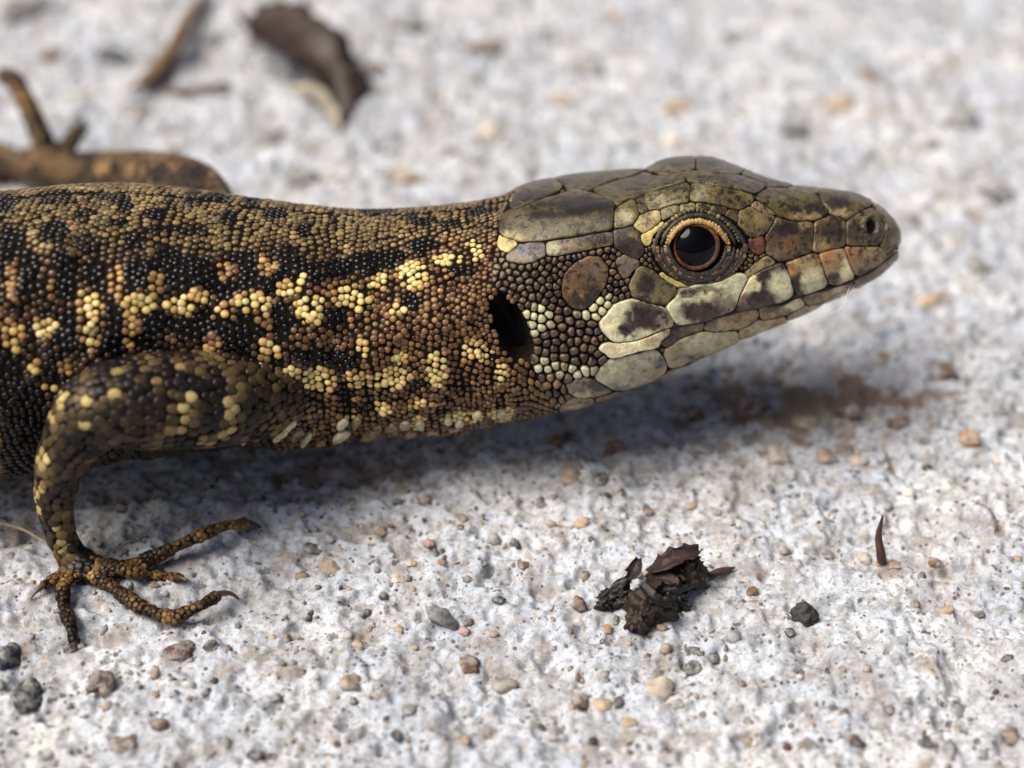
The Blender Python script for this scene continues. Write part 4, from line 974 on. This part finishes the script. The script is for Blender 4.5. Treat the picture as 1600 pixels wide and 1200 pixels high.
bead_ring(66, 55, 150, 215, 14, .02, .042, [(.06,.05,.04),(.17,.11,.05),(.09,.07,.05)], 0, 2)
bead_ring(49, 43, 192, 348, 26, .09, .026, [(.48,.32,.11),(.40,.25,.09),(.52,.38,.16)], 0, 2)
bead_ring(66, 55, 200, 345, 26, .035, .038, [(.20,.16,.07),(.12,.10,.05),(.07,.06,.04)], 2, 1)
# eardrum at the bottom of the ear opening
HP, HN = hit(EAR['c'][0], EAR['c'][1])
th = np.linspace(0, 2 * np.pi, 32, endpoint=False); ring = []
for s_ in (.92, .7, .45, .2):
    for t in th:
        p_, q_ = EAR['a'] * s_ * math.cos(t), EAR['b'] * s_ * math.sin(t)
        P, N = hit(EAR['c'][0] + p_ * EAR['maj'][0] - q_ * EAR['maj'][1], EAR['c'][1] + p_ * EAR['maj'][1] + q_ * EAR['maj'][0])
        ring.append(P - HN * (.40 + .10 * (1 - s_)))
V = np.array(ring + [HP - HN * .50]); Q = grid_faces(4, 32, True); k = np.arange(32)
link('eardrum', mesh_np('eardrum', V, [Q, np.stack([96 + k, 96 + (k + 1) % 32, np.full(32, 128)], -1)]), M['eardrum'], lizard)

# ------------------------------------------------------------------ stones, grit, plant debris
def lump_mesh(name, seed, sub=2, rough=.28, facets=False):
    import bmesh
    bm = bmesh.new(); bmesh.ops.create_icosphere(bm, subdivisions=sub, radius=1.0)
    r = random.Random(seed); ax = [Vector((r.gauss(0, 1), r.gauss(0, 1), r.gauss(0, 1))).normalized() for _ in range(9)]; cut = [r.uniform(.55, .95) for _ in ax]
    for v in bm.verts:
        d = v.co.normalized(); f = 1.0
        for a_, c_ in zip(ax, cut):
            q = d.dot(a_)
            if q > 1e-3: f = min(f, c_ / q)
        f = f * (1 + r.uniform(-rough, rough) * .3 + .55 * (float(fbm(d.x * 1.7 + seed, d.y * 1.7 + d.z * 1.9, 3, seed)) - .5)); v.co = d * f
    me = bpy.data.meshes.new(name); bm.to_mesh(me); bm.free()
    me.polygons.foreach_set('use_smooth', np.ones(len(me.polygons), bool) if not facets else np.zeros(len(me.polygons), bool)); return me
def stone_mat(name, source, vary=.35):
    m = scale_mat(name, source, .82, vary, 1.0, 7); t = m.node_tree; b = t.nodes['Principled BSDF']; p = geo_pos(t)
    src = b.inputs['Base Color'].links[0].from_socket
    t.links.new(mixc(t, ramp(t, noise(t, 6, 5, .7, p), [(.44, 0.0), (.62, .62)]), src, (.46, .44, .41)), b.inputs['Base Color']); b.inputs['Specular IOR Level'].default_value = .25
    return m
M['stone'] = stone_mat('mineral grain', 'obj'); M['grit'] = stone_mat('loose grit', 'attr')
STONE = []
for k in range(8):
    me = lump_mesh('pebble', 50 + k, 3, .16); me.materials.append(M['stone']); STONE.append(me)
def pebble(px, py, wpx, hpx, col, label, name='pebble', cat='pebble', group=None, sink=.45, rot=0.0, me=None):
    P0 = on_ground(px, py); s = (D + 0.0) / np.dot(P0 - CAM, FWD)
    rx = wpx / 200.0 / s; rz = hpx / 200.0 / s
    P = on_ground(px, py + 0 * hpx, rz * (1 - 2 * sink) * .5)
    o = bpy.data.objects.new(name, me or random.choice(STONE)); COL.objects.link(o)
    o.location = P.tolist(); o.scale = (rx, (rx + rz) * .55, rz); o.rotation_euler = (random.uniform(-.3, .3), random.uniform(-.3, .3) + rot, random.uniform(0, .6))
    o.color = (col[0], col[1], col[2], 1)
    tag(o, label, cat, group); return o
TN_, CR_, OR_, GY_, DG_, BR_, PK_ = (.36, .26, .16), (.60, .52, .40), (.36, .21, .11), (.24, .23, .225), (.075, .070, .070), (.14, .085, .052), (.38, .23, .18)
pebble(515, 888, 46, 34, TN_, 'squarish tan pebble with an orange edge in front of the lizard\'s foreleg')
pebble(583, 846, 34, 20, CR_, 'flat cream pebble below a brown one under the belly')
pebble(597, 831, 26, 20, (.26, .19, .12), 'brown pebble resting against a flat cream one')
pebble(765, 214, 44, 40, CR_, 'round bright cream pebble behind the neck')
pebble(1515, 690, 38, 36, OR_, 'rounded orange pebble beyond the snout\'s shadow')
pebble(690, 967, 66, 34, (.17, .165, .16), 'flat dark grey stone chip set in the concrete', rot=.5, sink=.45)
pebble(726, 987, 22, 14, PK_, 'tiny pink grain beside the flat grey stone chip')
pebble(1215, 716, 36, 46, (.45, .38, .31), 'upright pale beige block of stone below the snout')
pebble(895, 750, 38, 38, (.34, .22, .13), 'rounded rusty brown pebble at the edge of the throat\'s shadow')
pebble(1478, 582, 34, 40, BR_, 'rounded dark brown pebble in the shadow ahead of the snout')
pebble(903, 943, 26, 26, (.22, .15, .10), 'rounded brown pebble at the end of the dark crumpled debris')
pebble(790, 1072, 44, 30, (.27, .23, .19), 'grey brown pebble half sunk in the concrete')
pebble(1032, 1075, 50, 30, (.44, .36, .27), 'wide tan pebble half sunk in the concrete')
pebble(1262, 1172, 40, 30, (.22, .19, .16), 'dull olive grey pebble beside a tiny dark red grain')
pebble(1230, 1167, 16, 12, (.12, .05, .05), 'tiny dark red grain beside a dull grey pebble')
pebble(280, 1018, 50, 34, (.10, .05, .045), 'dark red brown fragment lying in front of the clawed toe')
pebble(45, 1090, 60, 56, (.03, .03, .035), 'large black lump of stone in front of the foreleg')
pebble(12, 1028, 50, 60, (.04, .04, .05), 'blue black stone left of the clawed toes')
pebble(158, 1066, 46, 30, (.09, .055, .045), 'dark brown stone between a black lump and a red brown fragment')
pebble(188, 1163, 54, 20, (.13, .095, .075), 'flat brown stone flake low in the concrete', sink=.5)
pebble(175, 88, 58, 36, (.06, .065, .07), 'dark slate grey stone beside the leaning twig')
pebble(78, 86, 48, 26, (.24, .17, .11), 'brown wedge of stone behind the raised toe')
pebble(678, 192, 56, 26, (.30, .19, .11), 'long brown pebble behind the nape', rot=-.3)
pebble(760, 72, 60, 26, (.22, .14, .09), 'dark brown flake of stone far behind the lizard')
MORE = [(545,1066,34,36,'t'),(670,850,24,20,'p'),(622,905,24,18,'c'),(1375,879,22,18,'o'),(1352,873,22,18,'c'),(1396,884,22,16,'o'),(1290,716,36,36,'t'),(1342,722,30,30,'c'),(1175,925,24,18,'b'),
 (950,984,22,14,'o'),(1085,1020,34,26,'d'),(1084,1046,30,24,'d'),(1247,1053,24,22,'d'),(1460,880,24,18,'b'),(848,786,24,18,'d'),(490,858,36,18,'d'),(415,889,26,24,'d'),(905,1095,30,26,'b'),(942,1101,30,20,'t'),
 (1012,752,22,14,'g'),(1155,752,20,14,'d'),(1440,900,14,12,'d'),(1225,862,22,18,'g'),(1295,868,24,12,'d'),(1250,802,22,16,'g'),(910,820,26,20,'t'),(860,820,20,20,'t'),(770,842,26,22,'g'),(805,850,20,18,'d'),
 (778,937,22,14,'d'),(1015,986,26,18,'b'),(1060,1100,20,12,'g'),(1170,1130,22,14,'d'),(1340,1160,30,22,'d'),(1450,1170,40,34,'d'),(1495,1110,44,30,'g'),(1580,1150,40,30,'b'),(1335,1155,20,14,'b'),(1430,945,16,16,'b'),
 (1480,955,26,22,'t'),(1530,960,20,14,'d'),(1310,935,14,14,'t'),(700,1045,30,22,'g'),(735,1040,44,24,'b'),(560,1010,26,16,'t'),(480,965,24,16,'d'),(520,995,20,14,'g'),(330,1010,30,14,'d'),(640,1110,26,22,'g'),(870,1150,34,22,'g'),
 (985,1130,26,18,'t'),(620,1150,24,18,'d'),(430,1090,26,16,'g'),(400,1180,30,18,'d'),(690,880,18,12,'p'),(730,905,18,12,'d'),(755,880,14,12,'d'),(640,880,18,12,'c'),(1120,800,20,12,'g'),(1080,790,16,12,'t'),(1420,770,20,14,'c'),
 (1560,720,26,20,'c'),(1450,720,30,18,'g'),(1405,660,40,26,'b'),(1330,640,50,30,'b'),(1560,640,30,24,'g'),(1180,640,60,34,'b'),(1260,660,44,26,'t'),(1080,650,50,26,'b'),(1100,700,40,24,'g'),(960,700,40,22,'b'),(870,690,36,20,'b'),
 (1500,185,60,34,'g'),(1420,350,60,40,'g'),(1060,170,50,30,'t'),(1310,165,60,30,'t'),(1240,200,46,26,'g'),(960,28,26,20,'o'),(880,160,50,26,'t'),(930,110,40,24,'g'),(1150,60,50,26,'g'),(1360,120,46,26,'b'),(1530,420,50,32,'g'),(1450,470,40,26,'t'),
 (1560,300,60,34,'g'),(640,40,70,34,'g'),(590,110,40,26,'b'),(30,20,60,40,'d'),(60,10,50,30,'d'),(260,240,50,26,'g'),(420,220,60,36,'g'),(470,280,70,34,'g'),(640,280,50,28,'t'),(700,240,40,24,'g'),(1050,220,30,22,'c'),(850,60,50,26,'g'),
 (270,12,40,26,'d'),(330,60,30,20,'g'),(130,150,40,22,'t'),(120,190,40,22,'g'),(225,180,30,20,'b')]
LB = {'t': (TN_, 'small tan grain of sand bedded in the pale concrete'), 'c': (CR_, 'small cream grain of sand bedded in the pale concrete'), 'o': (OR_, 'small orange grain of sand bedded in the pale concrete'),
      'g': (GY_, 'small grey stone bedded in the pale concrete'), 'd': (DG_, 'small blackish stone bedded in the pale concrete'), 'b': (BR_, 'small dark brown crumb of earth on the pale concrete'), 'p': (PK_, 'small pinkish grain of sand bedded in the pale concrete')}
GN = {'t': 'tan grains', 'c': 'cream grains', 'o': 'orange grains', 'g': 'grey stones', 'd': 'blackish stones', 'b': 'brown crumbs', 'p': 'pinkish grains'}
ANCH = [(1378,845,'the upright thorn'),(1040,925,'the crumpled debris'),(1257,960,'the dark round clod'),(690,967,'the flat grey stone chip'),(765,214,'the bright cream pebble'),(515,888,'the squarish tan pebble'),(250,960,'the clawed toes'),
 (1390,420,'the snout'),(470,90,'the dead leaf'),(265,80,'the thick twig'),(45,1090,'the black lump'),(1515,690,'the rounded orange pebble'),(1215,716,'the upright beige block'),(895,750,'the rusty pebble'),(1032,1075,'the wide tan pebble'),
 (1262,1172,'the olive grey pebble'),(790,1072,'the half sunk grey brown pebble'),(590,840,'the flat cream pebble'),(1540,805,'the bent fibre'),(1090,245,'the brow of the lizard'),(600,320,'the lizard\'s back'),(1478,582,'the dark brown pebble ahead of the snout'),(50,180,'the raised toe'),(188,1163,'the flat brown flake')]
CW = {'t': 'tan grain of sand', 'c': 'cream grain of sand', 'o': 'orange grain of sand', 'g': 'grey stone', 'd': 'blackish stone', 'b': 'dark brown crumb of earth', 'p': 'pinkish grain of sand'}
for px, py, wp, hp, kd in MORE:
    colr_, lb_ = LB[kd]; j = random.uniform(.75, 1.25)
    q0 = on_ground(px, py); an = min(ANCH, key=lambda a_: np.linalg.norm(on_ground(a_[0], a_[1]) - q0)); dd = np.linalg.norm(on_ground(an[0], an[1]) - q0)
    lb_ = ('tiny ' if wp < 23 else 'small ' if wp < 40 else 'larger ') + ('flat ' if hp < wp * .56 else '') + CW[kd] + (' close to ' if dd < .9 else ' near ' if dd < 2.2 else ' some way from ') + an[2]
    pebble(px, py, wp, hp, tuple(c_ * j for c_ in colr_), lb_, 'earth_crumb' if kd == 'b' else 'grain', 'crumb' if kd == 'b' else 'grain', GN[kd], sink=.55)
# fine grit nobody could count
gm = lump_mesh('grit', 999, 1, .3); GVt = np.array([v.co[:] for v in gm.vertices]); GFt = np.array([p.vertices[:] for p in gm.polygons]); bpy.data.meshes.remove(gm)
NG = 9000
gx_, gy_ = RNG.uniform(-13.5, 13.5, NG), -7.4 + 25 * RNG.random(NG)**1.35
dens = fbm(gx_ * .8, gy_ * .8, 3, 201); kp = dens > RNG.uniform(.30, .62, NG); gx_, gy_ = gx_[kp], gy_[kp]; NG = len(gx_)
sz = np.exp(RNG.normal(math.log(.034), .55, NG)).clip(.014, .15)
pal = np.array([DG_, DG_, DG_, DG_, BR_, BR_, GY_, GY_, TN_, TN_, (.30, .22, .15), (.38, .36, .34), (.55, .53, .5), (.09, .085, .09)]); gc = pal[RNG.integers(0, len(pal), NG)] * RNG.uniform(.7, 1.25, (NG, 1))
rz = RNG.uniform(0, 2 * np.pi, NG); ca_, sa_ = np.cos(rz), np.sin(rz)
scl = sz[:, None] * RNG.uniform(.65, 1.35, (NG, 3)) * np.array([1.15, 1.0, .8])
V = GVt[None] * scl[:, None]; X = V[..., 0] * ca_[:, None] - V[..., 1] * sa_[:, None]; Y = V[..., 0] * sa_[:, None] + V[..., 1] * ca_[:, None]
V = np.stack([X + gx_[:, None], Y + gy_[:, None], V[..., 2] + (ground_h(gx_, gy_) + scl[:, 2] * .15)[:, None]], -1)
gF = (GFt[None] + (np.arange(NG) * len(GVt))[:, None, None]).reshape(-1, 3)
o = link('grit', mesh_np('grit', V.reshape(-1, 3), gF, np.repeat(gc.clip(.01, .8), len(GVt), axis=0)), M['grit'])
tag(o, 'fine mixed grit strewn over the pale concrete', None, kind='stuff')

# dark clod with a shadow, and the crumpled debris
M['debris'] = plain('dry dark plant debris', (.014, .011, .010), .5, .4, 0, .75, 7, .9)
M['debris_brown'] = plain('dry brown plant debris', (.034, .020, .014), .55, .35, 0, .6, 8, .9)
M['clod'] = plain('dark crumbly clod', (.045, .045, .038), .75, .3, 0, .7, 12, 1.0)
def rough_lump(name, P, sx, sy, sz_, seed, mat, parent=None, amp=.35, rz_=0, ry_=0):
    import bmesh
    bm = bmesh.new(); bmesh.ops.create_icosphere(bm, subdivisions=4, radius=1.0)
    for v in bm.verts:
        d = v.co.normalized()
        n1 = float(fbm(d.x * 1.8 + seed, d.y * 1.8 + d.z * 1.3, 3, seed)) - .5; n2 = float(fbm(d.x * 5 + d.z * 4, d.y * 5 - d.z * 3 + seed, 3, seed + 5)) - .5
        v.co = d * (1 + amp * 2.2 * n1 + amp * 1.3 * n2)
    bmesh.ops.transform(bm, matrix=Matrix.Translation(Vector(P.tolist())) @ Matrix.Rotation(rz_, 4, 'Z') @ Matrix.Rotation(ry_, 4, 'Y') @ Matrix.Diagonal((sx, sy, sz_, 1)), verts=bm.verts)
    me = bpy.data.meshes.new(name); bm.to_mesh(me); bm.free(); me.polygons.foreach_set('use_smooth', np.ones(len(me.polygons), bool))
    return link(name, me, mat, parent)
o = rough_lump('earth_clod', on_ground(1257, 962, .10), .20, .18, .19, 3, M['clod']); tag(o, 'single dark round clod of earth casting a small shadow', 'clod')
def flake(name, pts, width, thick, mat, parent, curl=.25, seed=1):
    """a curled strip with thickness along a path"""
    P = spline(np.array(pts, float), 22); T = np.gradient(P, axis=0); T /= np.linalg.norm(T, axis=1)[:, None]
    s = np.cross(T, [0, 0, 1.0]); s /= np.linalg.norm(s, axis=1)[:, None]; u = np.cross(s, T); V = []
    n = 11; wv = np.sin(np.linspace(.25, np.pi - .18, 22))**.7
    for side in (1, -1):
        for k in range(22):
            for q in range(n):
                f = (q / (n - 1) - .5) * 2; ed = 1 + .75 * (float(vnoise(k * .6 + seed, q * .7, seed)) - .5)
                V.append(P[k] + s[k] * f * width * wv[k] * ed + u[k] * (curl * width * f * f + side * thick * .5 + .12 * width * (float(vnoise(k * .45, q * .5 + seed, seed + 3)) - .5)))
    V = np.array(V); m = 22 * n; Q = grid_faces(22, n); F = [Q, Q[:, ::-1] + m]
    rim = [(0 * n + q) for q in range(n)] + [k * n + n - 1 for k in range(1, 22)] + [21 * n + q for q in range(n - 2, -1, -1)] + [k * n for k in range(20, 0, -1)]
    rim = np.array(rim); nx = np.roll(rim, -1); F.append(np.stack([rim, rim + m, nx + m, nx], -1))
    return link(name, mesh_np(name, V, [np.vstack(F)]), mat, parent)
db = bpy.data.objects.new('debris_clump', None); COL.objects.link(db); db.location = on_ground(1040, 930).tolist()
tag(db, 'crumpled dark brown clump of dry plant debris in front of the lizard', 'debris')
def keep_world(o, parent):
    o.parent = parent; o.matrix_parent_inverse = Matrix.Translation(-Vector(parent.location))
for k, (px, py, lift, sx, sy, sz_, mt, ry_) in enumerate([(1012, 950, .16, .30, .24, .26, 'debris_brown', .3), (995, 968, .10, .17, .16, .20, 'debris_brown', 0), (1040, 925, .20, .34, .22, .24, 'debris', -.4),
      (1068, 905, .26, .24, .2, .26, 'debris_brown', -.5), (1080, 885, .36, .20, .15, .18, 'debris_brown', -.3), (1030, 908, .30, .22, .16, .14, 'debris', -.5), (965, 932, .16, .26, .13, .13, 'debris', -.5),
      (945, 945, .08, .12, .1, .1, 'debris', 0), (1055, 935, .14, .2, .2, .18, 'debris', 0)]):
    o = rough_lump('crumb', on_ground(px, py, lift), sx, sy, sz_, 20 + k * 7, M[mt], None, .62, random.uniform(-.5, .5), ry_); keep_world(o, db)
for pts, wd, mt in (([on_ground(948, 938, .12), on_ground(975, 920, .30), on_ground(992, 890, .55), on_ground(998, 874, .62)], .13, 'debris'), ([on_ground(1015, 900, .45), on_ground(1040, 882, .58), on_ground(1070, 868, .62), on_ground(1092, 862, .55)], .16, 'debris_brown'),
      ([on_ground(1010, 930, .42), on_ground(1030, 905, .55), on_ground(1060, 915, .45)], .13, 'debris_brown'), ([on_ground(1090, 880, .5), on_ground(1100, 900, .36), on_ground(1114, 906, .2)], .09, 'debris'), ([on_ground(985, 985, .08), on_ground(998, 960, .3), on_ground(1020, 940, .42)], .12, 'debris_brown'),
      ([on_ground(1000, 915, .5), on_ground(1020, 935, .5), on_ground(1050, 950, .3)], .10, 'debris')):
    keep_world(flake('flake', pts, wd, .03, M[mt], None, .5, random.randint(1, 90)), db)
def stick(name, pts, radii, mat, label, cat, seg=9):
    P = spline(np.array([list(p) + [r] for p, r in zip(pts, radii)]), 26); v_, f_ = tube(P[:, :3], np.maximum(P[:, 3], .004), seg)
    return tag(link(name, mesh_np(name, v_, f_), mat), label, cat)
M['twig'] = plain('weathered brown twig', (.16, .10, .055), .65, .3, 0, .5, 5, .6)
M['needle'] = plain('dark dry needle', (.055, .028, .022), .5, .4, 0, .4, 8, .3)
M['straw'] = plain('pale dry straw', (.45, .34, .18), .5, .4, 0, .3, 8, .2)
M['fibre'] = plain('fine pale fibre', (.75, .70, .60), .4, .4, 0, .1, 8, 0)
M['leaf'] = plain('dead brown leaf', (.036, .021, .013), .55, .4, 0, .55, 3, .5)
M['leaf_pale'] = plain('dead pale leaf stalk', (.34, .29, .22), .6, .3, 0, .4, 4, .4)
stick('needle', [on_ground(1105, 897, .06), on_ground(1125, 893, .08), on_ground(1148, 887, .07)], [.02, .06, .015], M['needle'], 'dark spindle shaped husk beside the crumpled debris', 'husk')
stick('needle', [on_ground(1378, 878, .02), on_ground(1378, 874, .45) * .6 + on_ground(1374, 850, 0) * .4, unproj(1373, 842, project(on_ground(1378, 878))[2] + .3), unproj(1379, 806, project(on_ground(1378, 878))[2] + .5)], [.075, .07, .055, .015], M['needle'], 'dark brown thorn standing upright among orange grains', 'thorn')
stick('fibre', [on_ground(1380, 700, .10), on_ground(1387, 718, .10), on_ground(1397, 742, .03)], [.012, .02, .015], M['twig'], 'short brown dry fibre behind the upright thorn', 'fibre')
stick('fibre', [on_ground(1520, 782, .08), on_ground(1545, 795, .12), on_ground(1556, 812, .10), on_ground(1554, 832, .04)], [.01, .012, .012, .008], M['twig'], 'thin bent grey brown fibre on the concrete', 'fibre')
stick('straw', [on_ground(-30, 812, .25), on_ground(30, 825, .22), on_ground(72, 848, .12), on_ground(105, 868, .05)], [.018, .018, .016, .012], M['straw'], 'thin yellow straw behind the lizard\'s wrist', 'straw')
stick('twig', [on_ground(325, -15, .3), on_ground(295, 30, .32), on_ground(265, 85, .28), on_ground(235, 120, .22), on_ground(205, 140, .15)], [.10, .16, .20, .17, .06], M['twig'], 'thick brown twig leaning behind the raised toe', 'twig')
stick('twig', [on_ground(258, 142, .12), on_ground(300, 141, .14), on_ground(335, 136, .16), on_ground(358, 130, .12)], [.07, .07, .09, .04], M['twig'], 'short thin tan twig beside the thick brown one', 'twig')
lf = bpy.data.objects.new('dead_leaf', None); COL.objects.link(lf); lf.location = on_ground(470, 130).tolist(); tag(lf, 'curled dark brown dead leaf behind the lizard\'s back', 'leaf')
keep_world(flake('blade', [on_ground(385, 30, .5), on_ground(430, 45, .7), on_ground(478, 82, .75), on_ground(530, 138, .25)], .85, .04, M['leaf'], None, .35, 5), lf)
keep_world(flake('blade', [on_ground(528, 45, .75), on_ground(534, 80, .55), on_ground(538, 115, .4), on_ground(545, 190, .1)], .42, .04, M['leaf'], None, -.5, 9), lf)
keep_world(flake('stalk', [on_ground(455, 140, .35), on_ground(485, 140, .4), on_ground(510, 165, .32), on_ground(528, 205, .08)], .17, .04, M['leaf_pale'], None, .3, 12), lf)
HPt = hit(1338, 440)[0]; HP2 = hit(1332, 441)[0]; wv_ = project(HPt)[2]
stick('fibre', [HPt, unproj(1328, 460, wv_ + .1), unproj(1318, 478, wv_ + .05), unproj(1298, 491, wv_)], [.006, .007, .006, .003], M['fibre'], 'longer fine white fibre stuck under the lizard\'s chin', 'fibre', 6)
stick('fibre', [HP2, unproj(1324, 458, wv_ + .15), unproj(1320, 474, wv_ + .2)], [.006, .006, .003], M['fibre'], 'shorter fine white fibre stuck under the lizard\'s chin', 'fibre', 6)
